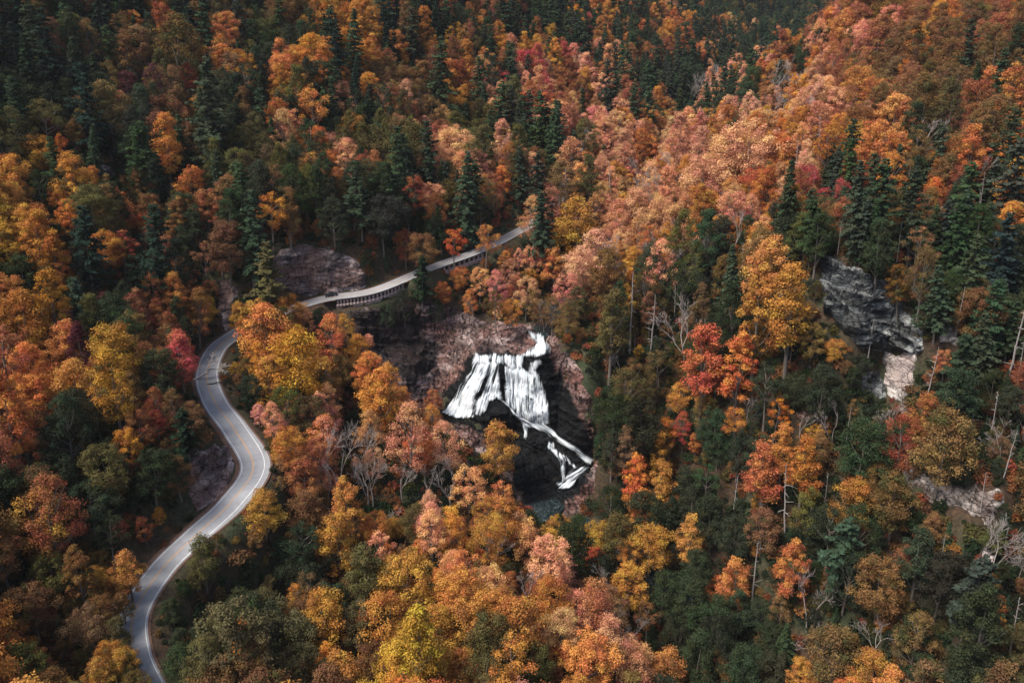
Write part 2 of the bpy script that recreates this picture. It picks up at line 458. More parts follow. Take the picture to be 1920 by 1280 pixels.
class MB:
    def __init__(s): s.v, s.f = [], []
    def box(s, c, d, rot=None):
        b = len(s.v)
        for z in (-1, 1):
            for x, y in ((-1, -1), (1, -1), (1, 1), (-1, 1)):
                p = Vector((x * d[0] / 2, y * d[1] / 2, z * d[2] / 2))
                if rot is not None: p = rot @ p
                s.v.append(tuple(p + Vector(c)))
        for q in ((0, 3, 2, 1), (4, 5, 6, 7), (0, 1, 5, 4), (1, 2, 6, 5), (2, 3, 7, 6), (3, 0, 4, 7)): s.f.append(tuple(b + i for i in q))
    def tube(s, pts, rad, n=5, cap=True):
        pts = [Vector(p) for p in pts]
        b0 = len(s.v)
        for i, p in enumerate(pts):
            d = (pts[min(i + 1, len(pts) - 1)] - pts[max(i - 1, 0)]).normalized()
            a = d.orthogonal().normalized() if abs(d.z) < .95 else Vector((1, 0, 0))
            a = (a - d * a.dot(d)).normalized(); c = d.cross(a)
            for k in range(n):
                t = 2 * math.pi * k / n
                s.v.append(tuple(p + (a * math.cos(t) + c * math.sin(t)) * rad[i]))
        for i in range(len(pts) - 1):
            for k in range(n):
                s.f.append((b0 + i * n + k, b0 + i * n + (k + 1) % n, b0 + (i + 1) * n + (k + 1) % n, b0 + (i + 1) * n + k))
    def mesh(s, name, smooth=False):
        return mesh_np(name, s.v, s.f, smooth)

# ------------------------------------------------------------------ ground
def axis(lo, hi, segs):
    out = []
    for a, b, st in segs: out += list(np.arange(a, b, st))
    out.append(segs[-1][1])
    return np.array(out)
ax = axis(0, 0, [(-1900, -640, 90), (-640, -240, 8), (-240, -150, 3), (-150, 150, 1.6), (150, 240, 3), (240, 640, 8), (640, 890, 12), (890, 1900, 100)])
ay = axis(0, 0, [(-1200, -220, 90), (-220, 80, 8), (80, 360, 1.6), (360, 520, 3), (520, 900, 6), (900, 1600, 14), (1600, 2600, 100)])
AX, AY = np.meshgrid(ax, ay)
AZ = H(AX, AY)
out = np.maximum(np.maximum(np.abs(AX - 125) - 760, 0), np.maximum(np.maximum(AY - 1630, -215 - AY), 0))
AZ += out * .12 * (1 + .5 * fbm(np.stack([AX / 300, AY / 300, 0 * AX], -1), 3, 9))
AZ += .35 * fbm(np.stack([AX / 5, AY / 5, 0 * AX], -1), 3, 21) * sstep(5.5, 9, poly_near(AX, AY, RC)[0].reshape(AX.shape))
gm = mesh_np('ground', np.stack([AX, AY, AZ], -1).reshape(-1, 3), grid_faces(len(ax), len(ay)), True)
ground = tag(link('ground', gm, M_GROUND), 'steep gorge slopes covered with brown leaf litter', None, None, 'structure')

# ------------------------------------------------------------------ road
tan = np.gradient(RC[:, :2], axis=0); tan /= np.linalg.norm(tan, axis=1, keepdims=True)
right = np.stack([tan[:, 1], -tan[:, 0]], -1)
def road_strip(name, offs, dz, mat, parent=None, a=0, b=None, smooth=True):
    sl = slice(a, b)
    V = []
    for o in offs:
        off = o[sl] if hasattr(o, '__len__') else np.full(len(RC), o)[sl]
        V.append(np.column_stack([RC[sl, :2] + right[sl] * off[:, None], RC[sl, 2] + dz]))
    V = np.stack(V, 1)
    n = V.shape[0]; k = len(offs)
    return link(name, mesh_np(name, V.reshape(-1, 3), grid_faces(k, n)[:, ::-1], smooth), mat, parent)
s = NT('weathered_asphalt')
v = s.obj_vec()
n1 = s.noise(.12, 4, .6, v); n2 = s.noise(6.0, 4, .7, v); n3 = s.noise(.7, 5, .6, v)
c = s.ramp(n1, [(.3, (.18, .185, .195)), (.7, (.28, .285, .295))])
c = s.mix(s.ramp(n3, [(.35, .35), (.6, 0)]), c, (.13, .13, .14, 1))
c = s.mix(s.math('MULTIPLY', n2, .25), c, (.4, .4, .4, 1))
M_ASPH = s.bsdf(c, .85, .25, n2, .3, .02)
taper = 1 - .27 * sstep(S_B0 - 30, S_B0 - 8, np.arange(len(RC)))
sh = taper * 3.45 + 1.2 * np.exp(-((np.arange(len(RC)) - 14 * 7.6) / 18.0) ** 2)
road = tag(road_strip('road', [-3.5 * taper, -1.8 * taper, 0.0, 1.8 * taper, sh], 0.0, M_ASPH), 'grey two-lane mountain road winding along the gorge side', None, None, 'structure')
def line_mat(name, col):
    s = NT(name)
    n = s.noise(2.5, 5, .7, s.obj_vec())
    return s.bsdf(s.mix(s.ramp(n, [(.35, .55), (.6, 0)]), (*col, 1), (.25, .25, .25, 1)), .8, .2)
M_WHITE = line_mat('worn_white_paint', (.62, .62, .60)); M_YEL = line_mat('worn_yellow_paint', (.50, .27, .10))
road_strip('edge_line', [-3.08 * taper, -2.88 * taper], .014, M_WHITE, road)
road_strip('edge_line', [2.88 * taper, 3.08 * taper], .014, M_WHITE, road)
road_strip('centre_line', [-.22, -.07], .014, M_YEL, road)
road_strip('centre_line', [.07, .22], .014, M_YEL, road)
s = NT('gravel'); n2 = s.noise(3, 5, .7, s.obj_vec())
M_GRAV = s.bsdf(s.ramp(n2, [(.3, (.05, .032, .026)), (.55, (.13, .075, .055)), (.75, (.22, .15, .12))]), .95, .1, n2, .6, .1)
road_strip('verge', [-4.7 * taper, -3.5 * taper], -.05, M_GRAV, road)
road_strip('verge', [sh, sh + .55], -.05, M_GRAV, road)

# ------------------------------------------------------------------ rock faces: sampled over the ground, broken into ledges and blocks
def strata(p, seed, tilt=(.25, .12)):
    w = fbm(p / 14.0, 2, seed) * 1.6
    q = p[..., 2] + tilt[0] * p[..., 0] + tilt[1] * p[..., 1] + w
    k = q / 3.4
    fr = k - np.floor(k)
    lev = _hash(np.floor(k).astype(np.int64), 0, 0, seed + 5)
    return (lev - .5) * 1.8 + (fr ** 3) * 1.1
BLOCK_ROT = np.array(Euler((.35, .22, .6)).to_matrix())
def blocks(p, size, seed):
    q = (p @ BLOCK_ROT) / size * np.array([1, 1, .7]) + .16 * np.stack([fbm(p / size * .7, 2, seed + 1), fbm(p / size * .7, 2, seed + 2), fbm(p / size * .7, 2, seed + 3)], -1)
    c = np.floor(q).astype(np.int64)
    return _hash(c[..., 0], c[..., 1], c[..., 2], seed) - .5
def rock_patch(name, poly, step, amp, mat, label, seed, lift=.5, edge=14, wet_shade=None, bulges=(), cat='rock face', group=None, pad=6):
    pa = np.array(poly, float)
    u = np.arange(pa[:, 0].min() - pad, pa[:, 0].max() + pad, step); v = np.arange(pa[:, 1].min() - pad, pa[:, 1].max() + pad, step)
    U, V = np.meshgrid(u, v)
    P, T = hit(U, V)
    N = Hnormal(P[..., 0], P[..., 1], 2.5)
    dist = poly_dist(U, V, poly) + 13 * fbm(np.stack([U / 24, V / 24, 0 * U], -1), 4, seed)
    inn = sstep(-2, edge, dist)
    D = amp * (1.15 * strata(P, seed) + 2.0 * blocks(P, 7.0, seed + 20) + 1.2 * blocks(P, 3.0, seed + 30) + .45 * blocks(P, 1.2, seed + 40) + .3 * fbm(P / 1.2, 3, seed + 50))
    for (bu, bv, bw, bh, ba) in bulges:
        D = D + ba * np.exp(-((U - bu) / bw) ** 2 - ((V - bv) / bh) ** 2)
    D = np.maximum(D + lift, .12 + .3 * fbm(P / 2.0, 2, seed + 60)) * inn - 1.6 * (1 - sstep(-6, 3, dist))
    Q = P + N * D[..., None]
    keep = dist > -pad
    F_ = grid_faces(len(u), len(v))
    T_ = T.ravel(); K = keep.ravel()
    # leave out faces that would bridge a jump in depth
    jump = np.ptp(T_[F_], axis=1) < 9
    F_ = F_[K[F_].all(1) & jump]
    lab = np.arange(U.size)                       # keep the one connected piece
    while True:
        mn = lab[F_].min(1); new = lab.copy(); np.minimum.at(new, F_.ravel(), np.repeat(mn, 4)); new = new[new]
        if (new == lab).all(): break
        lab = new
    fl = lab[F_[:, 0]]; F_ = F_[fl == np.bincount(fl).argmax()]
    used, inv = np.unique(F_, return_inverse=True)
    at = {'wet_shade': (wet_shade(U, V) if wet_shade else np.zeros(U.shape)).ravel()[used]}
    me = mesh_np(name, Q.reshape(-1, 3)[used], inv.reshape(F_.shape)[:, ::-1], False, at)
    return tag(link(name, me, mat), label, cat, group), (U, V, Q, N)

ZF = lambda x, y: (820 + x / 3.555, 610 + y / 3.555)
def zp(*pts): return [ZF(x, y) for x, y in pts]
WATER = {
    'upper_chute': zp((608, 82), (690, 85), (728, 130), (724, 180), (660, 204), (585, 206), (560, 212), (600, 190), (660, 160), (630, 115)),
    'lip': zp((285, 205), (330, 215), (390, 192), (470, 200), (590, 198), (585, 285), (500, 290), (470, 258), (420, 252), (380, 265), (355, 270), (330, 250), (300, 262)),
    'left_fan': zp((285, 203), (308, 260), (372, 248), (345, 300), (312, 360), (302, 420), (260, 480), (242, 560), (240, 612), (130, 625), (55, 595), (100, 530), (160, 460), (220, 380), (255, 300)),
    'inner_strand': zp((375, 245), (412, 252), (402, 300), (405, 400), (418, 478), (370, 482), (332, 492), (310, 560), (280, 600), (248, 585), (260, 500), (300, 470), (330, 430), (345, 350)),
    'curtain': zp((475, 285), (520, 280), (570, 280), (620, 302), (680, 318), (692, 380), (712, 450), (733, 540), (733, 640), (700, 655), (640, 630), (600, 612), (560, 588), (490, 532), (438, 498), (445, 420), (455, 340)),
    'right_strand': zp((688, 222), (648, 250), (632, 302), (660, 345), (690, 385), (684, 320), (662, 290), (694, 235)),
    'thin_strand': zp((443, 272), (468, 272), (468, 365), (446, 365)),
    'diagonal': zp((405, 480), (450, 492), (520, 555), (580, 595), (640, 622), (720, 655), (800, 710), (850, 755), (920, 795), (970, 845), (1040, 885), (1022, 908), (985, 915), (958, 882), (920, 825), (860, 790), (800, 750), (730, 706), (680, 686), (600, 658), (570, 626), (500, 566)),
    'drip': zp((582, 652), (608, 660), (602, 745), (583, 745)),
    'lower_thread': zp((748, 768), (792, 788), (802, 825), (862, 865), (918, 935), (905, 930), (858, 885), (858, 1035), (840, 1038), (828, 880), (780, 835), (750, 825)),
    'plunge': zp((925, 930), (990, 925), (965, 960), (962, 1012), (932, 1055), (905, 1098), (803, 1092), (798, 1050), (855, 1040), (862, 990), (900, 950)),
}
GORGE = [(648, 575), (700, 572), (800, 566), (870, 585), (940, 605), (1000, 600), (1045, 630), (1085, 690), (1112, 750), (1122, 850), (1115, 925), (1085, 965), (1010, 985), (975, 940), (945, 890), (900, 850), (835, 815), (770, 765), (715, 700), (665, 640)]
def wet_shade_mask(U, V):
    w = np.zeros(U.shape)
    zone = zp((300, 190), (580, 190), (735, 170), (800, 370), (1000, 640), (1060, 900), (1000, 1120), (900, 1200), (700, 1290), (540, 1150), (480, 950), (300, 720), (60, 660), (20, 560), (20, 440), (180, 380), (200, 230))
    d = poly_dist(U, V, zone) + 9 * fbm(np.stack([U / 14, V / 20, 0 * U], -1), 3, 77)
    w = np.maximum(w, sstep(-5, 5, d))
    slot = [(1035, 690), (1055, 700), (1085, 770), (1105, 830), (1100, 870), (1060, 860), (1035, 790), (1028, 740)]
    d = poly_dist(U, V, slot) + 8 * fbm(np.stack([U / 10, V / 16, 0 * U], -1), 3, 79)
    w = np.maximum(w, sstep(-5, 4, d))
    shade = [(640, 575), (690, 572), (770, 575), (815, 596), (790, 625), (830, 650), (800, 690), (770, 720), (720, 690), (670, 640)]  # shaded part of the left wall: its shade is painted into the rock colour
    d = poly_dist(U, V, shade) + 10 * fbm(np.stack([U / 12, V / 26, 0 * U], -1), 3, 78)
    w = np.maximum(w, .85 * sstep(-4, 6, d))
    return w
gorge_rock, _g = rock_patch('gorge_cliff', GORGE, 2.0, .85, M_ROCK_GORGE, 'pink and black rock walls around and behind the waterfall', 101, .9, 16, wet_shade_mask,
    bulges=[(943, 778, 34, 26, 4.5), (1000, 830, 30, 18, 2.5), (1005, 880, 40, 26, 2.5), (1012, 668, 11, 7, 1.6), (975, 630, 26, 9, 2.0), (800, 690, 40, 22, 2.0), (905, 720, 7, 36, 1.2), (935, 705, 8, 24, 1.2)], cat='cliff')
OUTCROP = [(500, 500), (522, 474), (558, 454), (600, 462), (645, 476), (684, 503), (689, 540), (640, 549), (600, 556), (548, 545), (510, 530)]
rock_patch('rock_outcrop', OUTCROP, 2.0, .75, M_ROCK_ROAD, 'large layered grey rock outcrop above the road behind the car', 121, 1.8, 12, None, cat='rock')
BENDROCK = [(412, 528), (432, 522), (446, 545), (440, 580), (428, 618), (412, 612), (408, 570)]
rock_patch('rock_outcrop', BENDROCK, 2.0, .6, M_ROCK_ROAD, 'narrow rock face where the near road disappears around its bend', 131, .5, 7, None, cat='rock')
CUT = [(352, 842), (395, 832), (428, 842), (446, 868), (440, 900), (418, 930), (390, 950), (366, 960), (352, 920)]
rock_patch('rock_outcrop', CUT, 2.0, .7, M_ROCK_ROAD, 'dark rocky road cut inside the wide S-bend', 141, .4, 9, None, cat='rock')
CLIFF = [(1542, 474), (1566, 480), (1604, 502), (1656, 532), (1700, 575), (1726, 620), (1728, 665), (1690, 662), (1640, 660), (1608, 645), (1580, 618), (1546, 585)]
rock_patch('cliff_face', CLIFF, 1.6, 1.7, M_ROCK_CLIFF, 'dark grey banded cliff among the conifers on the far right slope', 151, 1.6, 10, None, cat='cliff')
PALE = [(1655, 652), (1690, 660), (1718, 655), (1722, 690), (1705, 735), (1690, 748), (1660, 742), (1652, 700)]
rock_patch('cliff_face', PALE, 2.0, .45, M_ROCK_PALE, 'bright pale slab at the foot of the dark cliff', 161, .7, 7, None, cat='cliff')
SMALLP = [(1612, 700), (1650, 690), (1660, 744), (1630, 748), (1612, 735)]
rock_patch('cliff_face', SMALLP, 2.0, .6, M_ROCK_CLIFF, 'small grey rock shelf left of the bright pale slab', 163, .4, 7, None, cat='cliff')
STREAK = [(1692, 752), (1704, 750), (1706, 830), (1716, 880), (1726, 905), (1700, 918), (1688, 900), (1694, 850)]
rock_patch('rock_rib', STREAK, 2.0, .8, M_ROCK_RIB, 'narrow pinkish rock rib running down below the pale slab', 171, .4, 6, None, cat='rock')
LEDGE = [(1716, 898), (1760, 890), (1830, 905), (1880, 925), (1876, 965), (1850, 985), (1820, 965), (1770, 950), (1735, 940)]
rock_patch('rock_ledge', LEDGE, 2.0, 1.0, M_ROCK_RIB, 'broken pale rock ledge low on the right slope', 181, .1, 12, None, cat='rock')
WHITE1 = [(1760, 598), (1800, 592), (1806, 625), (1796, 645), (1766, 640)]
rock_patch('rock_ledge', WHITE1, 2.0, .6, M_ROCK_PALE, 'small white rock patch up right of the dark cliff', 191, .4, 6, None, cat='rock')
WHITE2 = [(1842, 1022), (1858, 1030), (1862, 1052), (1846, 1058), (1838, 1042)]
rock_patch('boulder', WHITE2, 1.5, .5, M_ROCK_PALE, 'lone white boulder below the pale rock ledge', 201, .9, 5, None, cat='rock')
SLAB = [(165, 298), (190, 305), (216, 325), (214, 340), (185, 328), (168, 312)]
rock_patch('rock_slab', SLAB, 2.0, .4, M_ROCK_ROAD, 'grey rock slab showing between trees on the upper left slope', 211, .4, 5, None, cat='rock')

# ------------------------------------------------------------------ waterfall: sheets of broken water lying on the rock
s = NT('white_water')
th = s.attr('thick').outputs['Fac']
n = s.noise(1.6, 5, .7, s.obj_vec((1, 1, .3)))
f_ = s.math('ADD', th, s.math('MULTIPLY', s.math('SUBTRACT', n, .5), .55), True)
ed = s.attr('veil').outputs['Fac']
p_ = s.n('ShaderNodeBsdfPrincipled')
s.l(s.ramp(f_, [(.0, (.20, .25, .28)), (.35, (.40, .45, .48)), (.70, (.56, .59, .60))]), p_.inputs['Base Color']); p_.inputs['Roughness'].default_value = .5
tr = s.n('ShaderNodeBsdfTransparent'); mx = s.n('ShaderNodeMixShader')
op = s.math('MULTIPLY', s.ramp(f_, [(.05, .10), (.32, .66), (.58, 1.0)]), ed, True)
s.l(op, mx.inputs[0]); s.l(tr.outputs[0], mx.inputs[1]); s.l(p_.outputs[0], mx.inputs[2]); s.l(mx.outputs[0], s.out.inputs['Surface'])
M_FOAM = s.m
fall = bpy.data.objects.new('waterfall', None); COL.objects.link(fall)
p0, _t = hit(np.array([1030.0]), np.array([940.0])); fall.location = tuple(p0[0])
tag(fall, 'white waterfall fanning over black rock ledges into the gorge', 'waterfall')
gU, gV, gQ, gN = _g
def gsample(A, U, V):
    return np.stack([bil(A[..., k], gU[0, 0], gV[0, 0], 2.0, U, V) for k in range(3)], -1)
WATER_NAMES = {'upper_chute': 'upper_chute', 'lip': 'crest', 'left_fan': 'side_fan', 'inner_strand': 'strand', 'curtain': 'main_curtain', 'right_strand': 'strand', 'thin_strand': 'strand', 'diagonal': 'lower_cascade', 'drip': 'strand', 'lower_thread': 'strand', 'plunge': 'plunge'}
for wi, (key, poly) in enumerate(WATER.items()):
    pa = np.array(poly)
    u = np.arange(pa[:, 0].min() - 4, pa[:, 0].max() + 4, .8); v = np.arange(pa[:, 1].min() - 4, pa[:, 1].max() + 4, .8)
    U, V = np.meshgrid(u, v)
    zx, zy = (U - 820) * 3.555, (V - 610) * 3.555
    if key in ('left_fan', 'inner_strand'): a = (zx - 549) / (zy + 246) * 620
    elif key == 'diagonal': a = (zy - zx * .72) * 1.0
    elif key == 'plunge': a = (zx * .5 + zy * .5)
    else: a = zx + 8 * vnoise(np.stack([zx / 60, zy / 60, 0 * zx], -1), 4)
    al = zx if key == 'diagonal' else zy
    st = .55 * vnoise(np.stack([a / 16, al / 190, 0 * a + wi], -1), 40) + .45 * vnoise(np.stack([a / 6.5, al / 85, 0 * a + wi], -1), 41) + .3 * vnoise(np.stack([a / 30, al / 60, 0 * a], -1), 42)
    fine = .6 * vnoise(np.stack([a / 3.2, al / 60, 0 * a + wi], -1), 43) + .4 * vnoise(np.stack([a / 9, al / 22, 0 * a + wi], -1), 44)
    d = poly_dist(U, V, poly)
    gap = {'curtain': -.70, 'left_fan': -.66, 'inner_strand': -.66, 'lip': -.62}.get(key, -.95)
    bot = sstep(0, 1, (V - V.min()) / np.ptp(V))
    m = d / 2.6 + st * 1.0 + fine * .7
    keep = (d > -4.5) & (m > -.9)
    veil = sstep(-.9, 1.3, m) * sstep(gap - .2, gap + .4, st)
    th = np.clip(.45 + .42 * st + .42 * fine + .03 * np.clip(d, 0, 6), 0, 1)
    P = gsample(gQ, U, V); N = gsample(gN, U, V)
    sm = hit(U, V)[0]
    sm = sm + Hnormal(sm[..., 0], sm[..., 1]) * .6        # water bridges the hollows of the rock
    out = np.maximum(((P - sm) * N).sum(-1), 0)
    for _ in range(30):
        pd = np.pad(out, 2, mode='edge')
        out = (pd[:-4, 2:-2] + pd[4:, 2:-2] + pd[1:-3, 2:-2] + pd[3:-1, 2:-2] + pd[2:-2, 1:-3] + pd[2:-2, 3:-1] + pd[2:-2, 2:-2]) / 7
    Q = sm + N * (out + .7 + .75 * th + (.6 if key == 'plunge' else 0))[..., None]
    Fq = grid_faces(len(u), len(v)); K = keep.ravel()
    Fq = Fq[K[Fq].all(1)]
    if not len(Fq): continue
    used, inv = np.unique(Fq, return_inverse=True)
    me = mesh_np(WATER_NAMES[key], Q.reshape(-1, 3)[used], inv.reshape(Fq.shape)[:, ::-1], True, {'thick': th.ravel()[used], 'veil': veil.ravel()[used]})
    o = link(WATER_NAMES[key], me, M_FOAM, fall)
    o.matrix_parent_inverse = Matrix.Translation(fall.location).inverted()

# river above and below the falls, plunge pool
s = NT('dark_water')
n = s.noise(1.2, 4, .6, s.obj_vec())
M_WATER = s.bsdf(s.ramp(n, [(.45, (.008, .013, .014)), (.66, (.03, .045, .045)), (.78, (.45, .5, .5))]), .12, .5, n, .4, .15)
def ribbon(name, line, w, mat, dz, label):
    t = np.gradient(line[:, :2], axis=0); t /= np.linalg.norm(t, axis=1, keepdims=True)
    r = np.stack([t[:, 1], -t[:, 0]], -1)
    V = np.stack([np.column_stack([line[:, :2] + r * o, line[:, 2] + dz]) for o in np.linspace(-w, w, 5)], 1)
    return tag(link(name, mesh_np(name, V.reshape(-1, 3), grid_faces(5, len(line))[:, ::-1], True), mat), label, None, None, 'structure')
ribbon('river', RIV_UP, 3.6, M_WATER, 0.0, 'rocky river running down the valley to the waterfall')
ribbon('river', RIV_DN[8:], 5.0, M_WATER, -.2, 'dark river leaving the plunge pool down the gorge')
pool_px = zp((560, 1040), (720, 1040), (800, 1060), (930, 1060), (960, 1090), (930, 1140), (860, 1175), (790, 1230), (720, 1270), (650, 1260), (590, 1180))
PZ = -187.2
pc = np.array([at_z(u_, v_, PZ) for u_, v_ in pool_px]); cen = pc.mean(0)
pv = [cen] + list(pc) + [c + (c - cen) * .25 - np.array([0, 0, .6]) for c in pc]
n_ = len(pc)
pf = [(0, 1 + (i + 1) % n_, 1 + i, 1 + i) for i in range(n_)]
me = bpy.data.meshes.new('plunge_pool')
me.from_pydata([tuple(p) for p in pv], [], [(0, 1 + i, 1 + (i + 1) % n_) for i in range(n_)] + [(1 + i, 1 + n_ + i, 1 + n_ + (i + 1) % n_, 1 + (i + 1) % n_) for i in range(n_)])
tag(link('plunge_pool', me, M_WATER), 'dark plunge pool at the foot of the falls', None, None, 'structure')

# ------------------------------------------------------------------ viaduct edge below the car, car
M_CONC = simple_mat('pale_concrete', (.42, .32, .29), .9, .1, .8, .35)
M_BEAM = simple_mat('dark_concrete', (.06, .055, .055), .9, .1, 1.0, .3)
def viaduct(s0, s1, nposts, label):
    mid = (s0 + s1) // 2
    root = bpy.data.objects.new('retaining_wall', None); COL.objects.link(root)
    root.location = (RC[mid, 0], RC[mid, 1], RC[mid, 2] - 6)
    inv = Matrix.Translation(root.location).inverted()
    def strip(name, o0, o1, z0, z1, mat):
        ii = np.arange(s0, s1 + 1)
        R = []
        for o, z in ((o0, z0), (o1, z0), (o1, z1), (o0, z1)):
            R.append(np.column_stack([RC[ii, :2] + right[ii] * o, RC[ii, 2] + z]))
        V = np.stack(R, 1).reshape(-1, 3)
        f = []
        for i in range(len(ii) - 1):
            for k in range(4): f.append((i * 4 + k, i * 4 + (k + 1) % 4, (i + 1) * 4 + (k + 1) % 4, (i + 1) * 4 + k))
        f += [(0, 3, 2, 1), tuple((len(ii) - 1) * 4 + k for k in range(4))]
        o = link(name, mesh_np(name, V, f), mat, root); o.matrix_parent_inverse = inv
    strip('wall', 2.0, 2.3, -5.4, -2.0, M_CONC)
    strip('recess', 1.7, 1.9, -2.1, -.12, M_BEAM)
    strip('deck_edge', 1.9, 2.95, -.34, -.03, M_BEAM)
    strip('parapet', 2.80, 2.92, -.03, .22, M_BEAM)
    fr = np.linspace(s0 + .5, s1 - .5, nposts)
    for f in fr:
        i = int(f); t = f - i
        c = RC[i] * (1 - t) + RC[min(i + 1, len(RC) - 1)] * t
        r = right[i]
        mb = MB(); ang = math.atan2(tan[i][1], tan[i][0]); rot = Matrix.Rotation(ang, 3, 'Z')
        mb.box((0, 0, -1.3), (.6, .6, 1.5), rot); mb.box((0, 0, -2.5), (.95, .8, 1.0), rot); mb.box((0, 0, -.46), (.8, .85, .18), rot)
        o = link('post', mb.mesh('post'), M_CONC, root, (c[0] + r[0] * 2.5, c[1] + r[1] * 2.5, c[2])); o.matrix_parent_inverse = inv
    return tag(root, label, 'retaining wall')
viaduct(S_B0, S_B1, 19, 'pale posts and wall carrying the road edge beside the car')
viaduct(S_C0, S_C1, 9, 'short posted road edge half hidden by salmon trees uphill of the car')

def make_car(loc, ang, pitch):
    root = bpy.data.objects.new('car', None); COL.objects.link(root)
    root.location = loc; root.rotation_euler = (0, pitch, ang)
    paint = simple_mat('dark_car_paint', (.012, .016, .02), .25, .6, 1, .1)
    glass = simple_mat('car_glass', (.02, .03, .035), .08, .8, 1, .1)
    tyre = simple_mat('tyre_rubber', (.015, .015, .015), .9, .1, 1, .1)
    rim = simple_mat('wheel_rim', (.5, .5, .52), .35, .6, 1, .1)
    lamp = simple_mat('headlight_glass', (.85, .8, .6), .2, .6, 1, .05)
    red = simple_mat('tail_light_glass', (.35, .02, .02), .25, .5, 1, .1)
    prof = [(-2.25, .35), (-2.28, .75), (-2.1, .98), (-1.6, 1.02), (-.95, 1.42), (.35, 1.46), (1.05, 1.0), (1.95, .86), (2.25, .66), (2.25, .32)]
    V, F2 = [], []
    for y, sc in ((-.9, 1), (-.78, 1.0), (.78, 1.0), (.9, 1)):
        for x, z in prof:
            inset = 0 if z < 1.03 else .12
            yy = math.copysign(abs(y) - inset, y)
            V.append((x * (1 if abs(y) < .8 else .985), yy, z if abs(y) < .8 else z * .97 + .01))
    k = len(prof)
    for j in range(3):
        for i in range(k): F2.append((j * k + i, j * k + (i + 1) % k, (j + 1) * k + (i + 1) % k, (j + 1) * k + i))
    me = bpy.data.meshes.new('body'); me.from_pydata(V, [], F2 + [tuple(range(k - 1, -1, -1)), tuple(range(3 * k, 4 * k))]); me.update()
    link('body', me, paint, root)
    def panel(name, pts, mat):
        m = bpy.data.meshes.new(name); b = [Vector(p) for p in pts]; nrm = (b[1] - b[0]).cross(b[2] - b[0]).normalized() * .015
        m.from_pydata([tuple(p + nrm) for p in b] + [tuple(p - nrm) for p in b], [], [(0, 1, 2, 3), (7, 6, 5, 4), (0, 4, 5, 1), (1, 5, 6, 2), (2, 6, 7, 3), (3, 7, 4, 0)])
        return link(name, m, mat, root)
    panel('windscreen', [(1.04, -.68, 1.03), (1.04, .68, 1.03), (.40, .60, 1.46), (.40, -.60, 1.46)], glass)
    panel('rear_window', [(-1.56, .66, 1.06), (-1.56, -.66, 1.06), (-1.0, -.60, 1.42), (-1.0, .60, 1.42)], glass)
    for sy in (-1, 1):
        panel('side_window', [(-1.35, sy * .80, 1.05), (.88, sy * .80, 1.04), (.32, sy * .785, 1.38), (-.92, sy * .785, 1.36)], glass)
        panel('headlight', [(2.24, sy * .55, .62), (2.24, sy * .84, .62), (2.2, sy * .84, .76), (2.2, sy * .55, .76)], lamp)
        panel('tail_light', [(-2.29, sy * .55, .72), (-2.29, sy * .85, .72), (-2.2, sy * .85, .9), (-2.2, sy * .55, .9)], red)
        for x in (-1.38, 1.4):
            mb = MB(); n = 14
            for yy in (-.11, .11):
                for i in range(n): t = 2 * math.pi * i / n; mb.v.append((.34 * math.cos(t), yy, .34 * math.sin(t)))
            mb.f = [(i, (i + 1) % n, n + (i + 1) % n, n + i) for i in range(n)]
            m = bpy.data.meshes.new('wheel'); m.from_pydata(mb.v, [], mb.f + [tuple(range(n)), tuple(range(2 * n - 1, n - 1, -1))])
            w = link('wheel', m, tyre, root, (x, sy * .82, .34))
            mr = bpy.data.meshes.new('rim'); rv = [(.2 * math.cos(2 * math.pi * i / 10), sy * .118, .2 * math.sin(2 * math.pi * i / 10)) for i in range(10)] + [(0, sy * .13, 0)]
            mr.from_pydata(rv, [], [(i, (i + 1) % 10, 10) for i in range(10)]); link('rim', mr, rim, w)
    return tag(root, 'dark car driving on the road beside the rock outcrop', 'car')
ci = S_B0 - 1
ct = tan[ci]
cl_ = RC[ci].copy(); cl_[:2] += right[ci] * -1.3
slope = math.atan2(RC[ci + 1, 2] - RC[ci - 1, 2], np.hypot(*(RC[ci + 1, :2] - RC[ci - 1, :2])))
make_car(tuple(cl_ + np.array([0, 0, .0])), math.atan2(-ct[1], -ct[0]), slope)

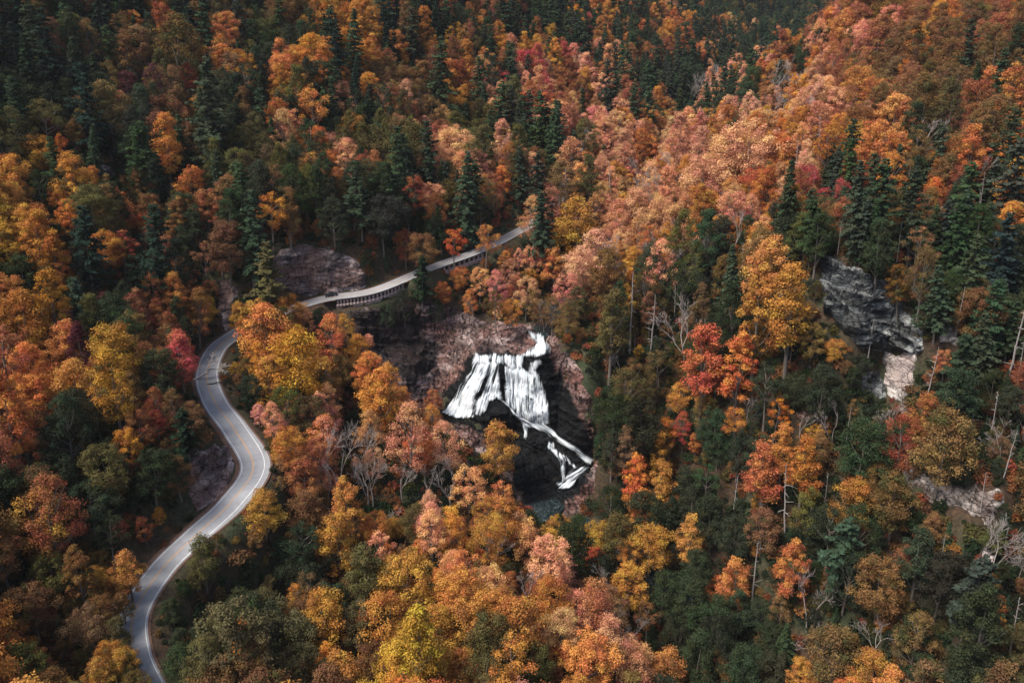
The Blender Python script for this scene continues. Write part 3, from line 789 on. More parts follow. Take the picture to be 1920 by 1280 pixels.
# ------------------------------------------------------------------ tree kinds
def rnd_unit(n, r):
    v = r.normal(size=(n, 3)); return v / np.linalg.norm(v, axis=1, keepdims=True)
def leaves_mesh(name, C, N, S, clump, r, aspect=1.0):
    n = len(C)
    N = N / np.linalg.norm(N, axis=1, keepdims=True)
    a = np.cross(N, rnd_unit(n, r)); a /= np.linalg.norm(a, axis=1, keepdims=True) + 1e-9
    b = np.cross(N, a)
    a *= S[:, None] * .5 * aspect; b *= S[:, None] * .5
    fold = N * (S * .16)[:, None]
    V = np.stack([C - a + fold, C - b * .8, C + a + fold, C + b * .8], 1).reshape(-1, 3)
    Fq = np.arange(4 * n).reshape(-1, 4)
    lv = np.repeat(r.random(n), 4); cl = np.repeat(clump, 4)
    return mesh_np(name, V, Fq, False, {'leafvar': lv, 'clump': cl})
def broadleaf(seed, ht, hb, R, prof, nclump, nleaf, leaf=.46, crad=(.20, .34), gaps=.12, upb=.35, limbs=9):
    r = np.random.default_rng(seed)
    nclump = int(nclump * 1.5); nleaf = int(nleaf * 1.75); leaf *= .74
    C, N, S, CL, cc = [], [], [], [], []
    for k in range(nclump):
        zf = (k + r.random()) / nclump
        zf = zf ** .85
        rr = R * prof(zf)
        a = k * 2.39996 + r.normal() * .5
        rad = rr * math.sqrt(r.uniform(.12, 1.0))
        c = np.array([math.cos(a) * rad, math.sin(a) * rad, hb + zf * (ht - hb) * .93])
        if r.random() < gaps: continue
        cr = R * r.uniform(crad[0] * .62, crad[1] * .95) * (.75 + .4 * prof(zf))
        c[:2] *= r.uniform(.85, 1.12)
        cc.append((c, cr))
    tot = sum(x[1] ** 2 for x in cc)
    for c, cr in cc:
        n = int(nleaf * cr * cr / tot)
        d = rnd_unit(n, r); d[:, 2] += upb; d /= np.linalg.norm(d, axis=1, keepdims=True)
        sq = np.array([1, 1, r.uniform(.55, .85)])
        rad = cr * (.30 + .85 * r.random(n) ** .7) * (1 + .40 * vnoise(d * 2.0 + c, seed))
        C.append(c + d * sq * rad[:, None]); N.append(d * .8 + r.normal(size=(n, 3)) * .42 + np.array([0, 0, .25]))
        S.append(leaf * r.uniform(.65, 1.3, n)); CL.append(np.full(n, r.random()))
    crown = leaves_mesh('crown', np.vstack(C), np.vstack(N), np.concatenate(S), np.concatenate(CL), r)
    mb = MB()
    bend = r.normal(size=2) * .5
    top = hb + (ht - hb) * .72
    tp = [(bend[0] * (z / top) ** 2, bend[1] * (z / top) ** 2, z) for z in np.linspace(-2.0, top, 7)]
    r0 = ht * .016
    mb.tube(tp, [r0 * (1.25 - 1.1 * i / 6) for i in range(7)], 6)
    order = sorted(cc, key=lambda q: -q[0][0] ** 2 - q[0][1] ** 2)[:limbs * 2:2]
    for c, cr in order:
        z0 = max(hb * .75, c[2] - (ht - hb) * .35)
        f = z0 / top
        s0 = np.array([bend[0] * f * f, bend[1] * f * f, z0])
        mid = s0 * .45 + c * .55 + np.array([0, 0, -.5])
        mb.tube([s0, mid, c], [r0 * .42, r0 * .28, r0 * .10], 4)
    return dict(crown=crown, trunk=mb.mesh('trunk', True), R=R, hc=hb + (ht - hb) * .55, ht=ht, hb=hb, mats=(M_BARK, M_LEAF))
def conifer(seed, ht, hb, R, levels, power=1.0, droop=-.12, leaf=.5, dens=1.0, ragged=.25):
    r = np.random.default_rng(seed)
    C, N, S, CL, AX_ = [], [], [], [], []
    mb = MB()
    mb.tube([(0, 0, -2), (0.05, 0, ht * .5), (0, 0, ht)], [ht * .016, ht * .010, .04], 6)
    for k in range(levels):
        zf = (k + r.uniform(-.3, .3)) / levels
        z = hb + zf * (ht - hb)
        L0 = R * (1 - zf) ** power * (.35 + .65 * min(1, zf * 6 + .4)) + .35
        nb = r.integers(4, 7)
        a0 = r.random() * 6.28
        for j in range(nb):
            L = L0 * r.uniform(max(.25, 1 - ragged * 2.0), 1 + ragged * 1.1)
            if r.random() < .17: continue
            a = a0 + j * 6.283 / nb + r.normal() * .2
            d = np.array([math.cos(a), math.sin(a), 0]); side = np.array([-d[1], d[0], 0])
            rise = droop + .35 * zf + r.normal() * .06
            n = int((8 + L * 7.5) * dens)
            t = r.random(n) ** .75
            w = L * .28 * (1 - .55 * t) * r.uniform(-1, 1, n)
            pos = np.array([0, 0, z]) + d * (t * L)[:, None] + side * w[:, None]
            pos[:, 2] += t * L * rise - .10 * L * t * t + r.normal(size=n) * .10 + .05 * L
            C.append(pos); N.append(np.array([0, 0, 1.0]) + d * .25 + r.normal(size=(n, 3)) * .38)
            S.append(leaf * r.uniform(.6, 1.35, n)); CL.append(np.full(n, r.random()))
            if k % 3 == 0 and j % 2 == 0 and L > 1.5:
                mb.tube([(0, 0, z), tuple(np.array([0, 0, z]) + d * L * .8 + np.array([0, 0, L * .8 * rise]))], [.07, .02], 3)
    crown = leaves_mesh('crown', np.vstack(C), np.vstack(N), np.concatenate(S), np.concatenate(CL), r, 1.5)
    return dict(crown=crown, trunk=mb.mesh('trunk', True), R=R * .9, hc=hb + (ht - hb) * .45, ht=ht, hb=hb, mats=(M_BARK, M_LEAF))
def bare(seed, ht, spread, depth=6, rk=1.0):
    r = np.random.default_rng(seed)
    trunk, br = MB(), MB()
    def grow(p, d, L, rad, k):
        e = p + d * L
        m = (p + e) / 2 + r.normal(size=3) * L * .05
        (trunk if k == 0 else br).tube([p, m, e], [rad, rad * .85, rad * .68], 5 if k < 2 else 3)
        if k >= depth: return
        for _ in range(r.integers(2, 4) if k < depth - 1 else 3):
            nd = d + rnd_unit(1, r)[0] * spread; nd[2] += .22
            nd /= np.linalg.norm(nd)
            q = p + d * L * r.uniform(.55, 1.0)
            grow(q, nd, L * r.uniform(.58, .82), max(rad * .58, .026 * rk), k + 1)
    grow(np.array([0, 0, -1.5]), np.array([r.normal() * .05, r.normal() * .05, 1.0]), ht * .40, ht * .013 * rk, 0)
    return dict(crown=br.mesh('branches', True), trunk=trunk.mesh('trunk', True), R=ht * .28, hc=ht * .62, ht=ht, hb=ht * .3, mats=(M_TWIG, M_TWIG), bare=True)
def snag(seed, ht):
    r = np.random.default_rng(seed)
    trunk, br = MB(), MB()
    lean = r.normal(size=2) * ht * .02
    zs = np.linspace(-1.5, ht, 9)
    pts = [(lean[0] * (z / ht) + r.normal() * .06, lean[1] * (z / ht) + r.normal() * .06, z) for z in zs]
    trunk.tube(pts, [ht * .0125 * (1.1 - .85 * i / 8) for i in range(9)], 6)
    for k in range(15):
        z = ht * r.uniform(.2, .97) ** .8; a = r.random() * 6.28; L = ht * .12 * r.uniform(.15, 1.0) ** 1.5 * (1.2 - z / ht * .7)
        p = np.array([lean[0] * z / ht, lean[1] * z / ht, z]); d = np.array([math.cos(a), math.sin(a), r.uniform(-.25, .35)])
        e = p + d * L
        br.tube([p, e], [.10, .035], 3)
        if r.random() < .5: br.tube([p + d * L * .6, p + d * L * .6 + (d + r.normal(size=3) * .6) * L * .4], [.05, .02], 3)
    return dict(crown=br.mesh('branches', True), trunk=trunk.mesh('trunk', True), R=ht * .1, hc=ht * .5, ht=ht, hb=0, mats=(M_PALEBARK, M_PALEBARK), bare=True)
dome = lambda z: math.sqrt(max(0, 1 - (max(0, z - .30) / .74) ** 2)) * (.62 + .38 * min(1, z / .3))
egg = lambda z: math.sin(math.pi * min(1, .16 + .84 * z) ** .85) ** .7 * .95 + .05
col_ = lambda z: (.55 + .45 * math.sin(math.pi * min(1, z * 1.05))) * (1 - .55 * max(0, z - .6) / .4)
flat = lambda z: math.sqrt(max(0.02, 1 - (max(0, z - .45) / .58) ** 2)) * (.45 + .55 * min(1, z / .45))
KIND = {
    'R': [broadleaf(1, 21, 6.5, 5.8, dome, 46, 5600), broadleaf(2, 20, 5.5, 5.5, egg, 44, 5200, upb=.5), broadleaf(3, 22, 7, 5.6, dome, 54, 5600, crad=(.16, .30), gaps=.2), broadleaf(4, 19, 5, 5.4, egg, 38, 5000, crad=(.22, .4)), broadleaf(5, 22, 5.5, 5.2, col_, 46, 5200, crad=(.2, .36), gaps=.2), broadleaf(6, 18, 4.5, 5.8, flat, 44, 5200, gaps=.2)],
    'W': [broadleaf(11, 20, 7, 7.0, flat, 60, 6800, crad=(.17, .28)), broadleaf(12, 19, 6, 7.2, flat, 52, 6600, crad=(.18, .32), gaps=.18), broadleaf(13, 21, 6, 6.8, dome, 66, 7000, crad=(.15, .27))],
    'T': [broadleaf(21, 26, 8, 4.2, col_, 46, 4600, crad=(.22, .42), gaps=.22), broadleaf(22, 25, 9, 4.0, col_, 40, 4000, crad=(.24, .42), gaps=.28), broadleaf(23, 27, 7, 4.5, egg, 50, 5000, crad=(.2, .36), gaps=.22)],
    'S': [broadleaf(31, 22, 12, 4.6, dome, 24, 1900, crad=(.2, .34), gaps=.25, leaf=.42, limbs=12), broadleaf(33, 24, 13, 4.8, flat, 26, 2000, crad=(.2, .32), gaps=.25, leaf=.42, limbs=12), broadleaf(32, 21, 10, 4.4, egg, 26, 1700, crad=(.2, .34), gaps=.3, leaf=.42, limbs=12)],
    'F': [broadleaf(41, 18, 4.5, 4.8, egg, 40, 3700, crad=(.2, .34), gaps=.15, leaf=.36, limbs=14), broadleaf(43, 21, 6, 5.0, egg, 50, 3700, crad=(.16, .3), gaps=.25, leaf=.34, limbs=18), broadleaf(42, 19, 5, 5.2, dome, 44, 4000, crad=(.18, .32), gaps=.2, leaf=.36, limbs=14)],   # thin, half-bare crowns
    'P': [conifer(51, 27, 5, 5.2, 26, .8, -.02, .62, 1.15, .35), conifer(52, 25, 7, 4.8, 22, .75, 0.0, .62, 1.1, .4), conifer(53, 29, 8, 5.0, 24, .7, .02, .62, 1.0, .45)],
    'H': [conifer(61, 25, 2.5, 4.8, 32, 1.05, -.22, .55, 1.05, .2), conifer(62, 22, 2, 4.4, 30, 1.0, -.2, .55, 1.05, .25)],
    'B': [bare(71, 18, .62), bare(72, 16, .75), bare(73, 20, .55)],
    'K': [snag(81, 24), snag(82, 22), snag(83, 20)],
}
for kk, vs in KIND.items():
    for d in vs:
        d['trunk'].materials.append(d['mats'][0]); d['crown'].materials.append(d['mats'][1])

PAL = {  # leaf colours (linear)
    'g': (.040, .058, .031), 'h': (.020, .034, .024), 'd': (.036, .048, .025), 'l': (.100, .082, .032), 'y': (.43, .190, .042), 'o': (.48, .182, .054), 'v': (.53, .155, .052),
    'r': (.28, .098, .048), 'p': (.58, .262, .148), 'c': (.42, .085, .068), 'm': (.085, .030, .036), 'b': (.175, .092, .040),
}
CNAME = {'g': 'green', 'h': 'dark green', 'd': 'dark green', 'l': 'olive', 'y': 'golden', 'o': 'orange', 'v': 'vivid orange', 'r': 'rust-red', 'p': 'salmon pink', 'c': 'scarlet', 'm': 'maroon', 'b': 'brown', 'n': 'grey'}
GREENSHARE = {'l': .30, 'y': .16, 'o': .10, 'b': .30, 'r': .06, 'p': .08, 'v': 0.0, 'c': 0.0, 'm': 0.0, 'd': .0, 'g': 0, 'h': 0}
GRID = """hbgb hhgb hgbo bood ydgb hgry hgorb gdyr ggrcy ggogd ggrdo gldopg lopgpd roprb robr orbr
hhgb gbbm bmldc ldbg oygd ghor hgdb gprlo prcpr grpgr gggdr ggdgp ppnor robpr orbb robgb
dgl gbgb bydg ldgg ldop ldlp lplpr lplgr gprl pprpn pnpop popob oyorp obrgn rbgrn brgno
yod vobd ybrd bdrgo ddbr dlrdg gddr gorg gppry yppno ypppo opdnp dgyrc ggbrg gggbr gogd
odly ggdr gdrb bgdb gdyb bdrd dob pobd ppyb ypobn dlnbd doybd gdbd ggdg ggbdg ggdb
oyr rmdbr bdrb ydy yoyo oydb brdd dd bdl ydlb dbnbd dvvbd ddbnl dbgd gdbrd gdbd
oyor yrdr rrcb dddb bolp oppop oppo oyd dbdn ddlyv lypob odlnd ddobd dbrgn ddbrb bdgrn
brdo lddb bdrd yobr oppn pnppo oppop opbo ddd dyobd oyddb oddbo yodbb brbdg bdrgd dgbrb
rbro ylyd ddby bydb oydp popop yoppo ppopo ydlyd yodld ddlbd dddob ylbdd dgrbd gdrgb grbdg
blyb lbyb dbdd dddl lbdl lydyb yoob poypo prpnb rnbdo bdlbd dodob ldbrd gddbd gdobd bdrgn
lyob ybol bdbd dldb lbdy ylby yoyo yoly voopo opobp ddbd ddbyd bynbo odbdg dbdgb blydb"""
GRID = [row.split() for row in GRID.split('\n')]
def grid_colour(u, v, r):
    cu = min(15, max(0, int(u / 120 + r.normal() * .25))); cv = min(10, max(0, int(v / 116.4 + r.normal() * .25)))
    g = GRID[cv][cu]
    n = .5 + .95 * float(vnoise(np.array([u / 75.0, v / 55.0, 3.3]), 61)) + r.normal() * .20
    c = g[int(np.clip(n, 0, .999) * len(g))] if r.random() < .8 else g[int(r.integers(len(g)))]
    if c in 'oyrbvp' and (u < 520 and v < 700 or u > 1280 and v > 420) and r.random() < (.46 if v < 430 and u < 520 else .28): c = 'dgdl'[int(r.integers(4))]
    return c
def tint(c, r):
    b = np.array(PAL[c])
    k = r.uniform(.78, 1.18)
    w = r.normal(size=3) * np.array([.05, .10, .12])
    col = np.clip(b * k * (1 + w), .004, .75)
    return (*col, float(np.clip(GREENSHARE[c] * r.uniform(0, 1.3), 0, .8)))

def lean(x, r): return -float(np.clip(x / 110.0, -1.1, 1.1)) * math.radians(6.5) + r.normal() * .035
TREES = []      # dict(kind, var, loc, rot, scale, colour letter, tint, u, v, w, t, key)
def add_tree(kind, loc, scale, colr, r, key=False, var=None, sz=1.0):
    var = int(r.integers(len(KIND[kind]))) if var is None else var
    K_ = KIND[kind][var]
    top = np.array(loc) + np.array([0, 0, K_['hc'] * scale * sz])
    u, v, t = proj(top)
    TREES.append(dict(kind=kind, var=var, loc=np.array(loc), rot=r.random() * 6.28, lean=lean(loc[0], r), scale=scale, sz=sz, c=colr, tint=tint(colr, r) if colr in PAL else (1, 1, 1, 0),
                      u=float(u), v=float(v), w=float(2 * K_['R'] * scale * F / t), h=float((K_['ht'] - K_['hb']) * scale * sz * F * .9 / t), t=float(t), key=key))
def key_tree(u, v, w, kind, colr, r, sz=1.0):
    var = int(r.integers(len(KIND[kind])))
    K_ = KIND[kind][var]
    vs = np.arange(v, v + 420, 3.0)
    P, T = hit(np.full(vs.shape, float(u)), vs)
    sc = w * T / F / (2 * K_['R'])
    tops = P + np.stack([0 * sc, 0 * sc, K_['hc'] * sc * sz], -1)
    _, pv_, _ = proj(tops)
    ok = np.nonzero(pv_ >= v)[0]
    i = int(ok[0]) if len(ok) else len(vs) - 1
    add_tree(kind, P[i], float(np.clip(sc[i], .35, 1.9)), colr, r, True, var, sz)
def key_snag(u, vt, vb, r, kind='K'):
    P, T = hit(np.array([float(u)]), np.array([float(vb)]))
    var = int(r.integers(len(KIND[kind])))
    sc = (vb - vt) * T[0] / F / (KIND[kind][var]['ht'] * .87)
    add_tree(kind, P[0], float(np.clip(sc, .3, 1.8)), 'n', r, True, var)

KEYS = """1440,1195,62,R,d 1462,1130,50,F,b 1450,1255,72,R,d 1425,1150,56,R,d 1470,1215,50,H,g 212,1140,58,R,b 222,1098,40,R,y 224,1180,54,R,l 232,1222,56,R,b 246,1258,56,R,l 236,1128,44,R,b 240,1240,58,R,y 262,1282,56,R,b 200,1262,60,R,y 1345,1190,84,F,d 1300,1120,80,R,d 1270,1185,74,R,d 1385,1245,84,R,d 1340,1255,70,F,b 1300,1060,66,R,d 672,650,50,R,y 690,690,58,R,o 748,752,56,R,o 652,608,40,F,o 640,690,56,R,b 900,522,40,F,p 955,505,42,F,p 1000,560,42,F,b 880,562,34,F,o 832,545,34,R,o 760,566,46,F,d 1035,575,42,F,b 1060,592,48,F,b 1012,578,34,F,b 930,560,36,S,b 970,535,38,F,r 820,575,34,F,d 725,585,36,F,d 1080,560,48,R,l 490,592,62,R,y 545,578,60,R,o 520,600,56,R,l 575,590,44,F,p 465,612,44,R,o 1000,398,56,F,p 1030,372,60,F,p 1052,330,60,R,b 1072,292,56,R,p 1092,252,52,R,l 1010,350,52,P,g 1045,400,50,F,r 255,40,38,R,o 305,30,50,R,r 335,70,90,R,b 308,58,32,R,o 352,140,42,R,c 240,158,48,R,m 425,52,55,R,o 240,92,60,R,b 215,190,75,R,b 325,255,58,T,y 80,282,65,R,y 124,280,34,T,v 150,325,70,R,y 35,325,72,R,y 112,365,38,R,v 137,400,50,R,v 360,345,62,R,y 395,388,65,R,r 235,395,40,R,o 275,415,40,R,o 400,215,85,P,g 105,110,70,P,h 200,20,60,H,h 180,200,62,P,h 65,150,60,H,h
30,545,80,W,o 60,588,90,R,y 72,680,78,R,v 78,728,70,R,o 130,600,50,F,m 190,762,75,R,l 250,728,60,R,b 298,748,44,F,r 300,785,38,R,c 250,832,58,R,y 210,855,80,W,d 385,572,52,R,y 332,540,42,T,o 180,470,75,P,h 290,462,68,P,h 236,448,46,S,r 390,472,48,S,b 448,588,40,R,y 358,808,46,P,h
215,870,95,W,l 180,935,90,W,d 92,912,80,R,b 25,1020,66,T,r 115,1068,80,W,l 185,1082,50,R,y 250,1062,60,R,y 75,1130,95,W,b 180,1165,85,W,b 215,1228,62,R,y 60,1252,105,W,l 388,1035,66,R,l 385,1195,55,R,d
575,890,68,R,r 500,952,72,R,y 582,952,72,R,b 640,1005,85,R,y 712,985,58,R,o 780,970,58,R,l 690,1065,82,R,l 772,1078,112,W,y 912,1092,78,W,p 800,1180,120,W,y 870,1165,90,R,o 930,1195,105,R,l 500,1135,75,R,l 572,1155,70,R,b 570,1255,95,R,l 850,985,66,F,o 912,1000,76,F,o 880,905,66,F,p 945,965,66,R,y 760,1240,95,W,y 860,1250,90,W,o 700,1235,70,R,b
500,612,88,R,o 558,668,108,R,y 512,700,70,R,y 620,625,72,F,o 716,735,80,R,o 690,715,50,R,o 770,800,92,F,p 832,825,70,F,p 790,830,60,R,v 942,830,72,R,y 812,748,38,R,r 582,772,74,R,l 545,830,64,R,y 600,850,60,F,r 700,800,60,F,p
510,520,62,P,l 798,462,58,R,b 850,448,44,S,v 910,445,50,S,o 862,517,38,R,o 792,525,44,P,h 985,545,50,F,p 1016,430,58,P,g 1080,412,85,R,y 870,360,78,H,g 720,400,92,W,d 665,92,66,H,g 820,150,60,P,g 1032,270,58,H,g 650,310,52,S,p 490,278,72,W,l 742,262,112,W,l 850,275,85,W,p 590,192,58,S,o 530,150,40,T,o 690,162,48,R,o 870,182,40,R,y 942,150,40,R,c 940,330,40,R,v 770,355,50,F,r 630,400,60,R,d 930,530,46,F,p 1000,480,40,F,p 960,580,40,F,o
1310,662,78,T,v 1376,672,64,T,v 1440,492,95,R,o 1410,565,80,T,o 1470,555,84,T,y 1272,735,42,R,y 1278,792,44,F,c 1230,835,48,T,y 1205,788,100,W,d 1380,785,50,S,o 1322,765,50,F,b 1190,890,56,T,v 1232,900,56,T,y 1215,1020,92,W,y 1290,1000,52,T,o 1425,872,66,T,v 1495,862,66,T,o 1482,1050,60,T,o 1590,935,80,R,y 1640,1085,105,W,b 1700,1045,50,R,r 1630,1250,76,R,o 1500,1262,60,R,y 1855,1150,34,T,o 1142,590,66,T,l 1090,495,78,W,p 1400,272,115,W,p 1320,330,105,W,p 1440,342,56,R,v 1545,365,34,R,c 1745,355,44,R,v 1240,402,78,W,p 1195,430,60,F,p 1160,450,40,F,p 1115,1040,38,R,v 1030,1042,95,W,p 1110,1225,112,W,o 1240,1262,90,R,o 1030,1115,78,R,y 1050,1172,80,W,p 1150,1130,66,F,b 1212,1150,50,S,b 1330,1155,90,F,d 990,1005,66,F,p 1005,1240,80,R,l 1290,900,60,R,d 1330,960,70,R,d 1370,1000,80,W,d 1150,620,60,R,l 1180,700,60,F,b 1180,1090,70,R,y
1640,370,66,P,g 1700,390,60,P,g 1780,450,66,P,g 1862,490,76,P,h 1750,560,56,P,g 1830,650,60,P,g 1795,1120,86,P,g 1880,340,70,P,g 1480,620,60,R,d 1530,720,70,R,d 1420,640,50,R,b 1560,650,40,R,y 1850,720,60,F,d 1680,280,60,R,o 1500,230,60,R,y 1600,160,70,R,o 1720,180,70,R,b 1820,180,70,R,r 1640,60,60,R,r 1560,110,55,F,r""".split()
SNAGS = [(1180, 520, 662), (1218, 558, 685), (1490, 272, 352), (1533, 232, 322), (1575, 208, 270), (1855, 732, 835), (1410, 1002, 1125), (1145, 318, 425), (1425, 335, 425), (1835, 1105, 1215), (1892, 1100, 1235), (1645, 300, 385), (1745, 210, 262), (1190, 626, 660), (1800, 500, 570), (1470, 860, 1010), (1060, 330, 430), (1140, 400, 470), (1330, 470, 540), (1600, 340, 430), (1885, 560, 730), (1712, 450, 520)]
BARES = [(665, 840, 70), (700, 905, 60), (870, 870, 50), (640, 865, 86), (690, 880, 78), (755, 880, 62), (805, 880, 58), (845, 905, 60), (732, 965, 46), (922, 1015, 66), (1280, 610, 70), (1560, 790, 50), (1500, 780, 45), (1225, 350, 70), (1250, 340, 60), (1185, 345, 50), (1870, 820, 50), (1905, 1050, 60), (1160, 660, 50), (1020, 590, 36), (885, 560, 34), (1400, 745, 44), (990, 1080, 60), (160, 640, 50), (1130, 1110, 60), (1640, 1190, 50), (1450, 190, 60), (1470, 160, 60), (1300, 180, 46), (1340, 165, 46), (1520, 1200, 56), (620, 480, 24)]
kr = np.random.default_rng(77)
for k in KEYS:
    a = k.split(',')
    key_tree(float(a[0]), float(a[1]), float(a[2]), a[3], a[4], kr)
SNAGS += [(1625, 600, 690), (1735, 650, 760), (1765, 700, 780), (1790, 540, 640), (1815, 760, 850), (1838, 880, 960), (1880, 800, 900), (1905, 640, 740), (1680, 420, 500), (1570, 420, 480), (1665, 230, 300), (1700, 320, 400), (1835, 330, 410), (1865, 250, 310), (1390, 460, 540), (1355, 560, 640), (1265, 520, 600), (1100, 430, 500), (1650, 790, 880), (1585, 760, 840), (1690, 690, 760), (1545, 880, 960), (1760, 990, 1080), (1375, 880, 960), (1520, 330, 400)]
for u_, vt_, vb_ in SNAGS: key_snag(u_, vt_, vb_, kr)
for u_, v_, w_ in BARES: key_tree(u_, v_, w_, 'B', 'n', kr)

# ------------------------------------------------------------------ clearings: what the photograph shows through the trees stays open
STEP = 4
mu, mv = np.meshgrid(np.arange(0, 1920, STEP) + 2.0, np.arange(0, 1280, STEP) + 2.0)
clear_t = np.zeros(mu.shape)
_, mt = hit(mu, mv)
ROADVIS = [[(262, 1225), (240, 1175), (252, 1105), (296, 1038), (350, 1000), (400, 965), (440, 905), (448, 865), (420, 805), (378, 765), (350, 712), (360, 655), (418, 622), (445, 640), (410, 690), (425, 745), (470, 795), (498, 845), (498, 895), (465, 950), (410, 1000), (345, 1040), (310, 1090), (288, 1150), (285, 1200), (292, 1255), (278, 1255)],
           [(596, 568), (610, 550), (700, 536), (770, 515), (770, 545), (700, 580), (640, 585)], [(815, 505), (890, 465), (940, 440), (978, 420), (1000, 420), (975, 445), (900, 485), (820, 515)]]
for poly in ROADVIS + [[(700, 585), (800, 572), (880, 590), (940, 605), (1000, 600), (1045, 630), (1080, 690), (1100, 760), (1112, 850), (1105, 915), (1060, 958), (1015, 965), (985, 915), (960, 870), (920, 825), (838, 790), (800, 740), (745, 690)],
                       OUTCROP, BENDROCK, CUT, CLIFF, PALE, SMALLP, LEDGE, WHITE1, WHITE2, SLAB]:
    m = in_poly(mu, mv, poly)
    clear_t[m] = mt[m]
road_xy = RC[:, :2]
gorge_pts = gQ.reshape(-1, 3)[::37]
def blocked(u, v, w, h, t):
    x0, x1 = int((u - w / 2) / STEP), int((u + w / 2) / STEP) + 1
    y0, y1 = int((v - h / 2) / STEP), int((v + h * .75) / STEP) + 1
    x0, y0 = max(0, x0), max(0, y0)
    if x1 <= x0 or y1 <= y0: return 0
    sub = clear_t[y0:y1, x0:x1]
    if sub.size == 0: return 0
    uu, vv = mu[y0:y1, x0:x1], mv[y0:y1, x0:x1]
    e = (((uu - u) / (w / 2)) ** 2 + ((vv - v) / (h / 2)) ** 2 < 1) | ((np.abs(uu - u) < 5) & (vv > v))
    b = (sub > t - 1) & e
    return b.sum() / max(1, e.sum())

# fill the slopes: one tree about every eight metres where the ground can be seen
fr = np.random.default_rng(31)
cand = []
cell = 6.2
X_ = np.arange(-560, 720, cell); Y_ = np.arange(60, 1350, cell)
XX, YY = np.meshgrid(X_, Y_)
XX = XX + fr.uniform(-.46, .46, XX.shape) * cell; YY = YY + fr.uniform(-.46, .46, YY.shape) * cell
XX, YY = XX.ravel(), YY.ravel()
ZZ = Hs(XX, YY)
uu, vv, tt = proj(np.stack([XX, YY, ZZ + 14], -1))
inview = (uu > -480) & (uu < 2400) & (vv > -140) & (vv < 1750) & (tt > 60)
# seen from the camera? march from the crown top back to the camera
P0 = np.stack([XX, YY, ZZ + 19], -1)
vis = np.ones(len(XX), bool)
for f in np.linspace(.25, .985, 60):
    q = P0 * f
    vis &= q[:, 2] > Hs(q[:, 0], q[:, 1]) + 2
dr, _, sider, _ = poly_near(XX, YY, RC)
ok = inview & vis & (dr > 5.6)
for line, wd in ((RIV_UP, 4.0), (RIV_DN, 3.6)):
    ok &= poly_near(XX, YY, line)[0] > wd
slope_n = Hnormal(XX, YY, 3.0)[:, 2]
ok &= slope_n > .36
idx = np.nonzero(ok)[0]
kx = np.array([[t['loc'][0], t['loc'][1], KIND[t['kind']][t['var']]['R'] * t['scale']] for t in TREES])
KT = [t for t in TREES]
ku = np.array([[t['u'], t['v'], t['w'], t['h'], t['t']] for t in KT])
placed = 0
for i in idx:
    if np.hypot(gorge_pts[:, 0] - XX[i], gorge_pts[:, 1] - YY[i]).min() < 2.5 and fr.random() < .93: continue
    dd = np.hypot(kx[:, 0] - XX[i], kx[:, 1] - YY[i])
    c = grid_colour(uu[i], vv[i], fr)
    if tt[i] > 680 and uu[i] > 1200: c = 'ggdgdlpogh'[int(fr.integers(10))]
    if c in 'gh' and (uu[i] < 620 or uu[i] > 1300) and tt[i] < 600 and fr.random() < .42: c = 'dldb'[int(fr.integers(4))]
    if c in 'gh': kind = 'P' if fr.random() < .7 else 'H'
    elif c == 'n': kind = 'B'
    else: kind = 'RRRRWTTTFFFS'[int(fr.integers(12))]
    if c in 'pr' and fr.random() < .55: kind = 'F'
    sc = float(fr.uniform(.62, 1.30)) * (.92 if kind in 'W' else 1.0)
    if vv[i] > 780: sc *= 1.14
    if tt[i] > 285: sc *= 1.12
    rr = {'R': 5.6, 'W': 7, 'T': 4.2, 'S': 4.5, 'F': 5, 'P': 4.8, 'H': 4.4, 'B': 4.5}[kind] * sc
    if (dd < .55 * (rr + kx[:, 2])).any(): continue
    K_ = KIND[kind][0]
    u1, v1, t1 = proj(np.array([XX[i], YY[i], ZZ[i] + K_['hc'] * sc]))
    w1, h1 = 2 * rr * F / t1, (K_['ht'] - K_['hb']) * sc * F * .9 / t1
    # do not stand in front of a landmark tree
    hid = (np.abs(ku[:, 0] - u1) < .21 * (ku[:, 2] + w1)) & (np.abs(ku[:, 1] - v1) < .21 * (ku[:, 3] + h1)) & (ku[:, 4] > t1 - 1)
    if hid.any() and fr.random() < .9: continue
    bl = blocked(u1, v1, w1, h1, t1)
    if bl > .06:
        sc *= .5; rr *= .5                          # young growth where the view is open
        u1, v1, t1 = proj(np.array([XX[i], YY[i], ZZ[i] + K_['hc'] * sc]))
        if blocked(u1, v1, w1 * .5, h1 * .5, t1) > .06: continue
    add_tree(kind, (XX[i], YY[i], ZZ[i]), sc, c, fr)
    placed += 1
